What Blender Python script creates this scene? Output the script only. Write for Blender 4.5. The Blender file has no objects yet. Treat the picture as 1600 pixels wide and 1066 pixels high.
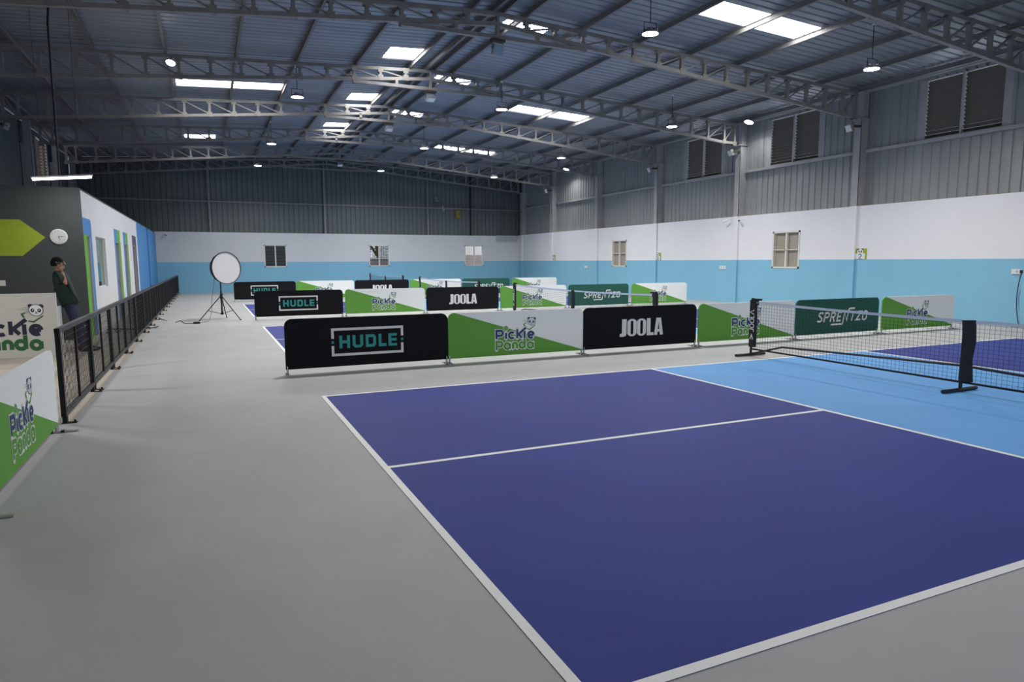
import bpy, bmesh, math, random
from mathutils import Vector, Matrix
random.seed(7)
PI = math.pi
SC = bpy.context.scene
COL = SC.collection

# ------------------------------------------------------------------ camera, light, exposure
cam_d = bpy.data.cameras.new('camera'); cam = bpy.data.objects.new('camera', cam_d); COL.objects.link(cam)
YAW, PITCH, ROLL, FPX = .4259, .1188, -.0038, 1045.39
fwd = Vector((math.sin(YAW) * math.cos(PITCH), math.cos(YAW) * math.cos(PITCH), -math.sin(PITCH)))
rt = Vector((math.cos(YAW), -math.sin(YAW), 0)); up = rt.cross(fwd)
r2 = rt * math.cos(ROLL) + up * math.sin(ROLL); u2 = up * math.cos(ROLL) - rt * math.sin(ROLL)
cam.matrix_world = Matrix(((r2.x, u2.x, -fwd.x, -1.1518), (r2.y, u2.y, -fwd.y, -8.0004), (r2.z, u2.z, -fwd.z, 1.5765), (0, 0, 0, 1)))
cam_d.sensor_width = 36; cam_d.lens = 36 * FPX / 1600; cam_d.clip_end = 300
SC.camera = cam
world = bpy.data.worlds.new('world'); SC.world = world; world.use_nodes = True
WN = world.node_tree.nodes['Background']; WN.inputs[0].default_value = (.80, .88, 1, 1); WN.inputs[1].default_value = 1.1
LAMP_W = 105.0          # high bay lamps, watts
SKY_E = 8.5            # daylight coming through the roof lights
SC.view_settings.view_transform = 'Standard'; SC.view_settings.look = 'None'
SC.view_settings.gamma = 1; SC.view_settings.use_curve_mapping = False
SC.view_settings.exposure = 0.85
SC.cycles.max_bounces = 8; SC.cycles.diffuse_bounces = 5; SC.cycles.glossy_bounces = 3
SC.cycles.sample_clamp_indirect = 4.0
SC.cycles.use_denoising = True

# ------------------------------------------------------------------ materials
def mat(name, col, rough=.6, metal=0.0, var=0.0, scale=3.0, bump=0.0, bscale=40.0, emit=None, spec=.5, stretch=None):
    m = bpy.data.materials.new(name); m.use_nodes = True
    nt = m.node_tree; b = nt.nodes['Principled BSDF']
    b.inputs['Base Color'].default_value = (*col, 1); b.inputs['Roughness'].default_value = rough
    b.inputs['Metallic'].default_value = metal; b.inputs['Specular IOR Level'].default_value = spec
    if emit: b.inputs['Emission Color'].default_value = (*emit[0], 1); b.inputs['Emission Strength'].default_value = emit[1]
    if var or bump:
        tc = nt.nodes.new('ShaderNodeTexCoord'); mp = nt.nodes.new('ShaderNodeMapping')
        if stretch: mp.inputs['Scale'].default_value = stretch
        nt.links.new(tc.outputs['Object'], mp.inputs['Vector'])
    if var:
        n = nt.nodes.new('ShaderNodeTexNoise'); n.inputs['Scale'].default_value = scale; n.inputs['Detail'].default_value = 5
        n.inputs['Roughness'].default_value = .65
        nt.links.new(mp.outputs[0], n.inputs['Vector'])
        r = nt.nodes.new('ShaderNodeValToRGB'); r.color_ramp.elements[0].position = .3; r.color_ramp.elements[1].position = .7
        r.color_ramp.elements[0].color = (*[c * (1 - var) for c in col], 1); r.color_ramp.elements[1].color = (*[min(1, c * (1 + var)) for c in col], 1)
        nt.links.new(n.outputs['Fac'], r.inputs[0]); nt.links.new(r.outputs[0], b.inputs['Base Color'])
    if bump:
        n2 = nt.nodes.new('ShaderNodeTexNoise'); n2.inputs['Scale'].default_value = bscale; n2.inputs['Detail'].default_value = 3
        bp = nt.nodes.new('ShaderNodeBump'); bp.inputs['Strength'].default_value = bump; bp.inputs['Distance'].default_value = .02
        nt.links.new(mp.outputs[0], n2.inputs['Vector']); nt.links.new(n2.outputs['Fac'], bp.inputs['Height']); nt.links.new(bp.outputs[0], b.inputs['Normal'])
    return m
M = {}
M['floor'] = mat('grey acrylic floor', (.380, .384, .382), .62, spec=.3, var=.07, scale=.9, bump=.05, bscale=180)
M['tile'] = mat('beige floor tile', (.40, .36, .31), .5, var=.05, scale=2)
M['court'] = mat('violet blue court paint', (.038, .052, .245), .6, spec=.12, var=.09, scale=.8, bump=.05, bscale=180)
M['kitchen'] = mat('sky blue court paint', (.125, .335, .66), .6, spec=.15, var=.06, scale=.8, bump=.05, bscale=180)
M['line'] = mat('white line paint', (.78, .78, .76), .55, var=.03, scale=6)
M['wwhite'] = mat('white wall paint', (.74, .74, .76), .75, var=.02, scale=1.2)
M['wgrey'] = mat('greyish white wall paint', (.60, .62, .63), .75, var=.02, scale=1.2)
M['wblue'] = mat('light blue wall paint', (.21, .47, .64), .7, var=.03, scale=1.2)
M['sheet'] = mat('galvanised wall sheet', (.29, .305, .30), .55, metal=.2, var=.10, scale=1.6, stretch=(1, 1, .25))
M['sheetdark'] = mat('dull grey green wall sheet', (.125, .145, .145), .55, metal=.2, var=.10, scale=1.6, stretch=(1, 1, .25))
M['roof'] = mat('galvanised roof sheet', (.265, .282, .312), .48, metal=.4, var=.12, scale=1.3, stretch=(.3, 1, 1))
M['tsteel'] = mat('dark brownish grey steel', (.235, .225, .215), .55, var=.14, scale=4)  # darker and browner than the column steel
M['steel'] = mat('grey painted steel', (.36, .36, .36), .55, var=.10, scale=4)
M['purlin'] = mat('dull purlin steel', (.20, .195, .19), .55, metal=.2, var=.1, scale=3)
M['skylight'] = mat('lit translucent roof sheet', (.8, .8, .8), .5, emit=((1, .985, .96), SKY_E))
M['lampglow'] = mat('lamp diffuser', (.9, .9, .9), .4, emit=((.96, .98, 1), 18))
M['tubeglow'] = mat('tube glow', (.9, .9, .9), .4, emit=((.93, .95, 1), 12))
M['lampbody'] = mat('lamp housing', (.35, .36, .38), .4, metal=.5)
M['black'] = mat('black cloth', (.005, .005, .0075), .8, spec=.25, bump=.16, bscale=4, stretch=(.6, 1, 2.2))
M['blackpaint'] = mat('black paint', (.012, .012, .014), .45)
M['softblack'] = mat('softbox black fabric', (.01, .01, .011), .7)
M['cwhite'] = mat('white printed cloth', (.86, .88, .88), .7, bump=.2, bscale=4, stretch=(.6, 1, 2.2))
M['cgreen'] = mat('green printed cloth', (.115, .34, .044), .7, bump=.16, bscale=4, stretch=(.6, 1, 2.2))
M['cforest'] = mat('dark green printed cloth', (.006, .085, .062), .7, bump=.2, bscale=4, stretch=(.6, 1, 2.2))
M['teal'] = mat('teal print', (.028, .31, .29), .7)
M['pwhite'] = mat('white print', (.72, .72, .73), .7)
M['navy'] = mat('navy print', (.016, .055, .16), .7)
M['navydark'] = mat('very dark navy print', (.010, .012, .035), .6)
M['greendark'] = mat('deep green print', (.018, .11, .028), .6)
M['pgreen'] = mat('green print', (.085, .31, .035), .7)
M['alu'] = mat('bare aluminium tube', (.5, .5, .5), .4, metal=.8)
M['chrome'] = mat('chrome', (.7, .7, .7), .2, metal=1)
M['net'] = mat('black net cord', (.012, .012, .014), .7)
M['tape'] = mat('white net tape', (.66, .67, .74), .7, var=.04, scale=8)
M['fence'] = mat('black fence paint', (.010, .010, .011), .55, spec=.3)
M['fencerail'] = mat('fence rail paint', (.032, .032, .033), .5)
M['ogrey'] = mat('dark grey wall paint', (.05, .06, .06), .6, var=.04, scale=2)
M['lime'] = mat('lime wall paint', (.30, .40, .018), .6)
M['oblue'] = mat('bright blue wall paint', (.075, .27, .60), .6)
M['oblue2'] = mat('deep blue wall paint', (.03, .15, .42), .6)
M['ogreen'] = mat('bright green paint', (.16, .45, .03), .6)
M['purple'] = mat('dusky purple paint', (.10, .07, .13), .6)
M['doorgrey'] = mat('grey door leaf', (.33, .34, .36), .5)
M['tint'] = mat('green tinted glass', (.30, .50, .38), .04, metal=.9)
M['counter'] = mat('white counter board', (.53, .515, .48), .5, var=.02, scale=3)
M['counteredge'] = mat('white counter edging', (.66, .66, .68), .5)
M['plastic'] = mat('white plastic', (.72, .72, .70), .4)
M['stripwhite'] = mat('bright white plastic', (.9, .9, .89), .35)
M['louvre'] = mat('dark brown louvre slat', (.062, .055, .045), .6)
M['wframe'] = mat('off white window frame', (.66, .65, .60), .5)
M['board'] = mat('beige board behind window', (.33, .30, .24), .7, var=.08, scale=4)
M['rust'] = mat('rusted clamp', (.06, .045, .035), .8)
M['lens'] = mat('floodlight glass', (.22, .34, .42), .15)
M['skin'] = mat('skin', (.33, .17, .11), .55)
M['hair'] = mat('black hair', (.006, .0055, .0055), .9, spec=.2)
M['shirt'] = mat('dark green shirt', (.007, .022, .017), .8)
M['jeans'] = mat('navy trousers', (.022, .026, .065), .85, var=.12, scale=14)
M['shoe'] = mat('black shoe', (.010, .010, .010), .5)
M['diffuser'] = mat('white softbox diffuser', (.66, .66, .68), .8)
M['brown'] = mat('brown cardboard', (.30, .17, .095), .8)
M['stain'] = mat('yellow paint smear', (.24, .19, .03), .7)
M['chalk'] = mat('chalk white', (.6, .62, .62), .8)
M['ventgrey'] = mat('grey vent', (.42, .45, .47), .5)
M['brick'] = mat('pale brick outside', (.38, .30, .27), .9, var=.2, scale=6)
M['cream'] = mat('bright cream render', (.85, .78, .72), .9)  # plain bright cream base colour
M['bark'] = mat('bark', (.09, .07, .05), .9, var=.3, scale=9)
M['leaf'] = mat('leaf green', (.05, .12, .03), .8, var=.4, scale=9)
M['darkout'] = mat('dark shed cladding', (.15, .145, .135), .8)
M['slatlit'] = mat('louvre slat with warm light tint', (.22, .15, .085), .7)  # warm daylight on the slats is put into their colour
M['clockface'] = mat('clock face', (.62, .62, .60), .35)
M['grout'] = mat('tile joint', (.22, .20, .18), .8)
gm = bpy.data.materials.new('clear window glass'); gm.use_nodes = True
_b = gm.node_tree.nodes['Principled BSDF']; _b.inputs['Transmission Weight'].default_value = 1; _b.inputs['Roughness'].default_value = .02
_b.inputs['IOR'].default_value = 1.02; _b.inputs['Base Color'].default_value = (.95, .97, .97, 1)
M['glass'] = gm

# ------------------------------------------------------------------ mesh builder
class MB:
    def __init__(s): s.v = []; s.f = []; s.m = []; s.mats = []
    def mi(s, m):
        if m not in s.mats: s.mats.append(m)
        return s.mats.index(m)
    def add(s, vs, fs, m):
        o = len(s.v); k = s.mi(m); s.v += [tuple(p) for p in vs]
        for f in fs: s.f.append(tuple(i + o for i in f)); s.m.append(k)
    def box(s, x0, x1, y0, y1, z0, z1, m):
        v = [(x, y, z) for z in (z0, z1) for y in (y0, y1) for x in (x0, x1)]
        s.add(v, [(0, 2, 3, 1), (4, 5, 7, 6), (0, 1, 5, 4), (2, 6, 7, 3), (0, 4, 6, 2), (1, 3, 7, 5)], m)
    def obox(s, c, ax, ay, az, hx, hy, hz, m):
        c = Vector(c); ax = Vector(ax).normalized() * hx; ay = Vector(ay).normalized() * hy; az = Vector(az).normalized() * hz
        v = [c + ax * i + ay * j + az * k for k in (-1, 1) for j in (-1, 1) for i in (-1, 1)]
        s.add(v, [(0, 2, 3, 1), (4, 5, 7, 6), (0, 1, 5, 4), (2, 6, 7, 3), (0, 4, 6, 2), (1, 3, 7, 5)], m)
    def bar(s, p0, p1, w, h, m, upv=(0, 0, 1)):      # rectangular bar between points, w across, h along upv
        p0 = Vector(p0); p1 = Vector(p1); d = p1 - p0; L = d.length; d.normalize()
        u = Vector(upv); a = d.cross(u)
        if a.length < 1e-4: u = Vector((1, 0, 0)); a = d.cross(u)
        a.normalize(); u = a.cross(d)
        s.obox((p0 + p1) / 2, d, a, u, L / 2, w / 2, h / 2, m)
    def loft(s, pts, rad, m, n=8, cap=True):          # rad: float or (rx, ry) per point
        pts = [Vector(p) for p in pts]; rings = []; prev = None
        for i, p in enumerate(pts):
            d = (pts[min(i + 1, len(pts) - 1)] - pts[max(i - 1, 0)]).normalized()
            if prev is None:
                a = d.cross(Vector((0, 1, 0)))
                if a.length < .15: a = d.cross(Vector((1, 0, 0)))
            else: a = prev - d * prev.dot(d)
            a.normalize(); prev = a; b = d.cross(a)
            r = rad[i] if isinstance(rad, (list, tuple)) else rad
            rx, ry = r if isinstance(r, (list, tuple)) else (r, r)
            rings.append([p + a * rx * math.cos(2 * PI * k / n) + b * ry * math.sin(2 * PI * k / n) for k in range(n)])
        v = [q for r in rings for q in r]; f = []
        for i in range(len(rings) - 1):
            for k in range(n):
                k2 = (k + 1) % n; f.append((i * n + k, i * n + k2, (i + 1) * n + k2, (i + 1) * n + k))
        if cap: f.append(tuple(range(n))[::-1]); f.append(tuple((len(rings) - 1) * n + k for k in range(n)))
        s.add(v, f, m)
    def lathe(s, prof, m, c=(0, 0, 0), axis=(0, 0, 1), n=24):     # prof: (r, t) along axis
        c = Vector(c); ax = Vector(axis).normalized(); a = ax.cross(Vector((0, 1, 0)))
        if a.length < .1: a = ax.cross(Vector((1, 0, 0)))
        a.normalize(); b = ax.cross(a)
        v = []; f = []
        for r, t in prof:
            for k in range(n): v.append(c + ax * t + (a * math.cos(2 * PI * k / n) + b * math.sin(2 * PI * k / n)) * max(r, 1e-4))
        for i in range(len(prof) - 1):
            for k in range(n):
                k2 = (k + 1) % n; f.append((i * n + k, i * n + k2, (i + 1) * n + k2, (i + 1) * n + k))
        s.add(v, f, m)
    def prism(s, poly, F, t0, t1, m):                 # F(u, v, t) -> point
        n = len(poly); v = [F(u, w, t0) for u, w in poly] + [F(u, w, t1) for u, w in poly]
        f = [tuple(range(n))[::-1], tuple(range(n, 2 * n))] + [(i, (i + 1) % n, n + (i + 1) % n, n + i) for i in range(n)]
        s.add(v, f, m)
    def flat(s, poly, F, t, m): s.add([F(u, w, t) for u, w in poly], [tuple(range(len(poly)))], m)
    def stroke(s, pts, w, F, t, m, closed=False, round_=False):     # one mitred ribbon, no overlapping faces
        P = []
        for p in pts:
            if not P or math.hypot(p[0] - P[-1][0], p[1] - P[-1][1]) > 1e-5: P.append(tuple(p))
        if len(P) > 2 and math.hypot(P[0][0] - P[-1][0], P[0][1] - P[-1][1]) < 1e-5: P.pop(); closed = True
        s.ns = getattr(s, 'ns', 0) + 1; t = t + .00007 * (s.ns % 14)
        h = w / 2; n = len(P); L = []; R = []
        for i in range(n):
            a, c = P[i - 1], P[(i + 1) % n]; p = P[i]
            d1 = (p[0] - a[0], p[1] - a[1]); d2 = (c[0] - p[0], c[1] - p[1])
            if not closed and i == 0: d1 = d2
            if not closed and i == n - 1: d2 = d1
            l1 = math.hypot(*d1); l2 = math.hypot(*d2); n1 = (-d1[1] / l1, d1[0] / l1); n2 = (-d2[1] / l2, d2[0] / l2)
            mx, my = n1[0] + n2[0], n1[1] + n2[1]; q = mx * mx + my * my
            k = min(2 / q, 2.6) if q > 1e-6 else 1
            L.append((p[0] + mx * k * h, p[1] + my * k * h)); R.append((p[0] - mx * k * h, p[1] - my * k * h))
        v = [F(u, x, t) for u, x in L + R]
        f = [(i, n + i, n + (i + 1) % n, (i + 1) % n) for i in range(n if closed else n - 1)]
        s.add(v, f, m)
        if round_ and not closed:
            for p, q, r in ((P[0], L[0], P[1]), (P[-1], R[-1], P[-2])):
                a0 = math.atan2(q[1] - p[1], q[0] - p[0])
                s.flat([(p[0] + h * math.cos(a0 + PI * k / 8), p[1] + h * math.sin(a0 + PI * k / 8)) for k in range(9)], F, t, m)
    def build(s, name, parent=None, smooth=False):
        me = bpy.data.meshes.new(name); me.from_pydata(s.v, [], s.f)
        for m in s.mats: me.materials.append(M[m] if isinstance(m, str) else m)
        me.polygons.foreach_set('material_index', s.m)
        if smooth: me.polygons.foreach_set('use_smooth', [True] * len(me.polygons))
        me.update(); o = bpy.data.objects.new(name, me); COL.objects.link(o)
        if parent is not None: o.parent = parent
        return o
def disc(x, y, rx, ry, n=20, a0=0, a1=2 * PI): return [(x + rx * math.cos(a0 + (a1 - a0) * k / n), y + ry * math.sin(a0 + (a1 - a0) * k / n)) for k in range(n)]
def arc(x, y, rx, ry, a0, a1, n=14): return [(x + rx * math.cos(math.radians(a0 + (a1 - a0) * k / n)), y + ry * math.sin(math.radians(a0 + (a1 - a0) * k / n))) for k in range(n + 1)]
def tag(o, label, cat, group=None):
    o['label'] = label; o['category'] = cat
    if group: o['group'] = group
    return o
def thing(name, label, cat, loc=(0, 0, 0), rz=0, group=None):
    o = bpy.data.objects.new(name, None); COL.objects.link(o); o.empty_display_size = .1
    o.location = loc; o.rotation_euler = (0, 0, rz); return tag(o, label, cat, group)
def struct(mb, name): o = mb.build(name); o['kind'] = 'structure'; return o
def dup(root, loc, rz=None, label=None, group=None):
    def cp(o, par):
        c = o.copy(); COL.objects.link(c)
        if par is not None: c.parent = par
        for ch in KIDS.get(o.name, []): cp(ch, c)
        return c
    c = cp(root, None); c.location = loc
    if rz is not None: c.rotation_euler = (0, 0, rz)
    if label: c['label'] = label
    if group: c['group'] = group
    return c
KIDS = {}
def freeze(root):
    def rec(o):
        KIDS[o.name] = list(o.children)
        for ch in o.children: rec(ch)
    rec(root)
ORD = ['first', 'second', 'third', 'fourth', 'fifth', 'sixth', 'seventh', 'eighth', 'ninth', 'tenth', 'eleventh', 'twelfth', 'thirteenth', 'fourteenth', 'fifteenth', 'sixteenth']

# ------------------------------------------------------------------ the hall
XL, XR, YB, YF = -6.65, 16.75, 30.2, -12.0        # side walls, end wall, wall behind the viewer
RX, SL = 5.05, .053                                # ridge line and roof fall
def roofz(x, z0=7.24): return z0 - SL * abs(x - RX)
WT, BT = 3.18, 1.59                                # top of masonry, top of blue paint
COLS_Y = [1.5, 6.4, 11.35, 16.25, 21.1, 25.95, 29.9]

mb = MB(); mb.box(-2.56, XR + .4, YF, YB + .3, -.15, 0, 'floor'); struct(mb, 'floor')
mb = MB(); mb.box(XL - .2, -2.56, YF, YB + .3, -.15, 0, 'tile')
for k in range(1, 7): mb.box(-2.57 - .6 * k, -2.564 - .6 * k, YF, YB, 0, .0015, 'grout')
for k in range(70): mb.box(XL, -2.57, YF + .6 * k, YF + .6 * k + .006, 0, .0015, 'grout')
struct(mb, 'floor_tiled')
mb = MB(); mb.box(-2.56, -2.44, -.3, YB - .1, 0, .004, 'tile'); struct(mb, 'trim_1')

def masonry(mb, along, t0, t1, a0, a1, holes, z1=WT, wm='wwhite'):
    # wall with rectangular holes; along = 'y' (wall in x = t0..t1) or 'x'
    def seg(p, q, za, zb):
        for lo, hi, m in ((0, BT, 'wblue'), (BT, z1, wm)):
            l, h = max(lo, za), min(hi, zb)
            if h - l > 1e-4:
                if along == 'y': mb.box(t0, t1, p, q, l, h, m)
                else: mb.box(p, q, t0, t1, l, h, m)
    p = a0
    for h0, h1, za, zb in sorted(holes):
        seg(p, h0, 0, z1); seg(h0, h1, 0, za); seg(h0, h1, zb, z1); p = h1
    seg(p, a1, 0, z1)
RWIN = [(8.40, 9.57, 1.30, 2.55), (18.48, 19.70, 1.30, 2.55)]
BWIN = [(1.69, 2.84, 1.30, 2.50), (7.29, 8.47, 1.31, 2.52), (13.07, 14.31, 1.31, 2.54)]
mb = MB(); masonry(mb, 'y', XR, XR + .35, YF, YB + .35, RWIN); struct(mb, 'wall_right')
mb = MB(); masonry(mb, 'x', YB, YB + .35, XL - .2, XR, BWIN, z1=3.12, wm='wgrey'); struct(mb, 'wall_back')
mb = MB(); mb.box(XL - .2, 0, YF - .2, YF, 0, 7.3, 'wwhite'); mb.box(9, XR + .35, YF - .2, YF, 0, 7.3, 'wwhite'); mb.box(0, 9, YF - .2, YF, 4.5, 7.3, 'wwhite'); struct(mb, 'wall_front')  # opening added in this unseen wall to bring in daylight

LOUV = [(2.5, 4.58), (8.0, 10.12), (12.5, 14.62)]
def rib_profile(a0, a1, pitch=.255, d=.028):
    out = []; a = a0
    while a < a1:
        out += [(a, 0), (a + pitch - .075, 0), (a + pitch - .055, d), (a + pitch - .02, d)]
        a += pitch
    return out + [(a, 0)]
def cladding(prof, holes, zb, zt, P, m='sheet'):
    # prof: (a, depth); P(a, depth, z) -> point ; holes (a0, a1, z0, z1)
    mb = MB()
    for (a, d), (b, e) in zip(prof, prof[1:]):
        c = (a + b) / 2; spans = [(zb, None)]
        for h in holes:
            if h[0] < c < h[1]: spans = [(zb, h[2]), (h[3], None)]
        for s0, s1 in spans:
            za, zc = (zt(a), zt(b)) if s1 is None else (s1, s1)
            mb.add([P(a, d, s0), P(b, e, s0), P(b, e, zc), P(a, d, za)], [(0, 1, 2, 3)], m)
    return mb
LZ0, LZ1 = 4.84, 6.42
mb = cladding(rib_profile(YF, YB + .2), [(a, b, LZ0, LZ1) for a, b in LOUV], WT - .05, lambda a: roofz(17.0) - .01, lambda a, d, z: (17.0 + d, a, z))
struct(mb, 'wall_right_cladding')
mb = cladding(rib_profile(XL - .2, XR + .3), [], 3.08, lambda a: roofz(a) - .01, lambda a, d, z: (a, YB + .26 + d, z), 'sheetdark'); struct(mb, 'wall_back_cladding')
LLV = (23.6, 25.5)
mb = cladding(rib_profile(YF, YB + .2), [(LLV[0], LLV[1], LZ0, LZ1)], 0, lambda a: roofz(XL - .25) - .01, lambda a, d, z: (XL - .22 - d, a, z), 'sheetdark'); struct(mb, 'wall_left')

# roof: ribbed sheets running down the slope, with openings for the translucent sheets
SKY = [(9.05, 12.05, 3.72, 4.55), (9.10, 12.08, 14.10, 15.02), (9.10, 12.08, 23.0, 23.8),
       (5.58, 6.72, 6.95, 7.62), (5.58, 6.72, 12.15, 12.85), (5.58, 6.72, 17.35, 18.05),
       (3.56, 4.56, 10.0, 11.02), (3.56, 4.56, 15.28, 16.2), (3.56, 4.56, 20.42, 21.35),
       (-1.68, 1.32, 14.45, 15.35), (-1.70, -.50, 23.8, 24.65)]
mb = MB(); xs = sorted({XL - .45, RX, XR + .5} | {x for s in SKY for x in s[:2]})
prof = rib_profile(YF - .2, YB + .5, .25, -.032)
prof = [(a, -d) for a, d in prof]
for (a, d), (b, e) in zip(prof, prof[1:]):
    c = (a + b) / 2
    for x0, x1 in zip(xs, xs[1:]):
        xm = (x0 + x1) / 2
        if any(s[0] < xm < s[1] and s[2] < c < s[3] for s in SKY): continue
        mb.add([(x0, a, roofz(x0) + d), (x1, a, roofz(x1) + d), (x1, b, roofz(x1) + e), (x0, b, roofz(x0) + e)], [(0, 1, 2, 3)], 'roof')
struct(mb, 'ceiling')
SKYLAB = ['large white roof light over the big open court', 'long roof light on the louvred-wall slope, over the second court', 'long roof light on the louvred-wall slope, second court from end wall',
          'small roof light beside the ridge, above the first court net', 'small roof light beside the ridge on louvred side, second of three', 'small roof light beside the ridge on louvred side, third of three',
          'square roof light beside the ridge on office side, first and largest', 'square roof light beside the ridge on office side, second of three', 'square roof light beside the ridge on office side, third of three',
          'long thin roof light low on the office-side slope', 'small roof light low on the office-side slope near end wall']
for s, lb in zip(SKY, SKYLAB):
    mb = MB(); y = s[2] - .06
    while y < s[3] + .06:
        y1 = min(y + .125, s[3] + .06); z = .045
        mb.add([(s[0] - .06, y, roofz(s[0]) + z), (s[1] + .06, y, roofz(s[1]) + z), (s[1] + .06, y1, roofz(s[1]) + z + .012), (s[0] - .06, y1, roofz(s[0]) + z + .012)], [(0, 1, 2, 3)], 'skylight')
        y = y1
    tag(mb.build('skylight'), lb, 'skylight', 'roof lights')

# purlins
PUR = {'office': [4.95, 4.45, 2.92, 1.36, -.16, -1.80, -3.35, -4.9, -6.3], 'louvred': [5.19, 5.73, 7.25, 8.83, 10.42, 11.98, 13.62, 15.1, 16.55]}
for side, L in PUR.items():
    for i, x in enumerate(L):
        mb = MB(); z = roofz(x) - .035
        mb.box(x - .03, x + .03, YF, YB + .25, z - .125, z - .12, 'purlin'); mb.box(x - .004, x + .004, YF, YB + .25, z - .125, z, 'purlin'); mb.box(x - .03, x + .03, YF, YB + .25, z - .004, z, 'purlin')
        tag(mb.build('purlin'), f'grey steel roof purlin, {ORD[i]} from the ridge on the {side} side', 'purlin', 'roof purlins')

# trusses
def make_truss():
    t = thing('roof_truss', '', 'roof truss', (0, 0, 0), 0, 'roof trusses')
    tz = lambda x: 7.045 - SL * abs(x - RX); bz = lambda x: 6.83 - .095 * abs(x - RX)
    x0, x1 = -6.3, 16.52
    for s, xe in ((-1, x0), (1, x1)):
        mb = MB(); mb.bar((RX, 0, tz(RX)), (xe, 0, tz(xe)), .10, .085, 'tsteel'); mb.build('top_chord', t)
        mb = MB(); mb.bar((RX, 0, bz(RX)), (xe - s * .55, 0, bz(xe - s * .55)), .10, .085, 'tsteel')
        mb.bar((xe - s * .56, 0, bz(xe - s * .55)), (xe, 0, bz(xe - s * .55) - .005), .10, .085, 'tsteel'); mb.build('bottom_chord', t)
        N = 16; X = [RX + s * (.0 + .73 * k) for k in range(1, N)] + [xe - s * .04]
        for k, x in enumerate(X):
            mb = MB(); a, b = bz(x), tz(x)
            mb.box(x - .035, x + .035, -.05, .05, a, b, 'tsteel')
            mb.box(x - .075, x + .075, -.058, -.052, a - .05, a + .10, 'tsteel'); mb.box(x - .075, x + .075, .052, .058, a - .05, a + .10, 'tsteel')
            mb.box(x - .075, x + .075, -.058, -.052, b - .10, b + .045, 'tsteel'); mb.box(x - .075, x + .075, .052, .058, b - .10, b + .045, 'tsteel')
            mb.build('web_post', t)
            if k >= 1:
                xp = X[k - 1]; mb = MB(); mb.bar((xp, 0, bz(xp) + .03), (x, 0, tz(x) - .04), .04, .035, 'tsteel'); mb.build('diagonal_brace', t)
    mb = MB(); mb.box(RX - .03, RX + .03, -.06, .06, 6.55, 7.06, 'tsteel'); mb.build('king_post', t)
    mb = MB(); mb.bar((2.85, 0, 6.55), (7.3, 0, 6.55), .10, .085, 'tsteel')
    for x in (4.05, 6.05): mb.box(x - .04, x + .04, -.05, .05, 6.55, bz(x), 'tsteel')
    for x in (2.9, 7.25): mb.box(x - .09, x + .09, -.056, -.05, 6.5, bz(x), 'tsteel'); mb.box(x - .09, x + .09, .05, .056, 6.5, bz(x), 'tsteel')
    mb.build('tie_beam', t)
    return t
truss = make_truss(); freeze(truss)
for i, y in enumerate(reversed(COLS_Y)):
    lb = f'grey lattice roof truss across the hall, {ORD[i]} from the panelled end wall'
    if i == 0: truss.location = (0, y, 0); truss['label'] = lb
    else: dup(truss, (0, y, 0), None, lb)

# columns (right side set into the masonry, left side free) and rails on the cladding
def column(y, x0, x1, label, paint):
    mb = MB()
    if paint:
        mb.box(x0, x1, y - .13, y + .13, 0, BT, 'wblue'); mb.box(x0, x1, y - .13, y + .13, BT, WT, 'wwhite'); z = WT
    else: z = 0
    mb.box(x0, x1, y - .13, y - .118, z, 5.72, 'steel'); mb.box(x0, x1, y + .118, y + .13, z, 5.72, 'steel')
    mb.box(x0, x0 + .014, y - .13, y + .13, z, 5.72, 'steel') if x1 > 0 else mb.box(x1 - .014, x1, y - .13, y + .13, z, 5.72, 'steel')
    mb.box(x0 + .02, x1 - .01, y - .11, y + .11, z, 5.70, 'steel')
    mb.box(min(x0, x1) - .06, max(x0, x1) + .02, y - .17, y + .17, 5.70, 5.73, 'steel')
    mb.box(x0 + .1, x1, y - .10, y + .10, 5.73, 6.55, 'steel')
    tag(mb.build('steel_column'), label, 'column', 'wall columns')
for i, y in enumerate(reversed(COLS_Y)):
    column(y, XR - .07, XR + .24, f'grey steel column on the louvred wall, {ORD[i]} from the panelled end wall', True)
for i, y in enumerate(reversed(COLS_Y)):
    if i < 5: column(y, XL - .2, XL + .12, f'dark steel column behind the office block, {ORD[i]} from the end wall', False)
n = 2
for y0, y1 in zip(COLS_Y, COLS_Y[1:]):
    mb = MB(); mb.box(XR + .16, XR + .24, y0 + .13, y1 - .13, 4.74, 4.83, 'steel'); struct(mb, f'trim_{n}'); n += 1
mb = MB(); mb.box(XR + .16, XR + .24, YF, COLS_Y[0] - .13, 4.74, 4.83, 'steel'); struct(mb, f'trim_{n}'); n += 1
mb = MB(); mb.box(XL, XR + .1, YB + .18, YB + .25, 4.66, 4.74, 'tsteel'); struct(mb, f'trim_{n}'); n += 1
mb = MB(); mb.box(XR + .12, XR + .25, YF, YB, 6.50, 6.56, 'steel'); struct(mb, f'trim_{n}'); n += 1
for x, w in ((-.85, .09), (4.95, .10), (10.85, .09), (13.55, .04)):
    mb = MB(); mb.box(x - w / 2, x + w / 2, YB + .12, YB + .25, 3.12, roofz(x) - .2, 'tsteel' if w > .05 else 'blackpaint'); struct(mb, f'trim_{n}'); n += 1

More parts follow.
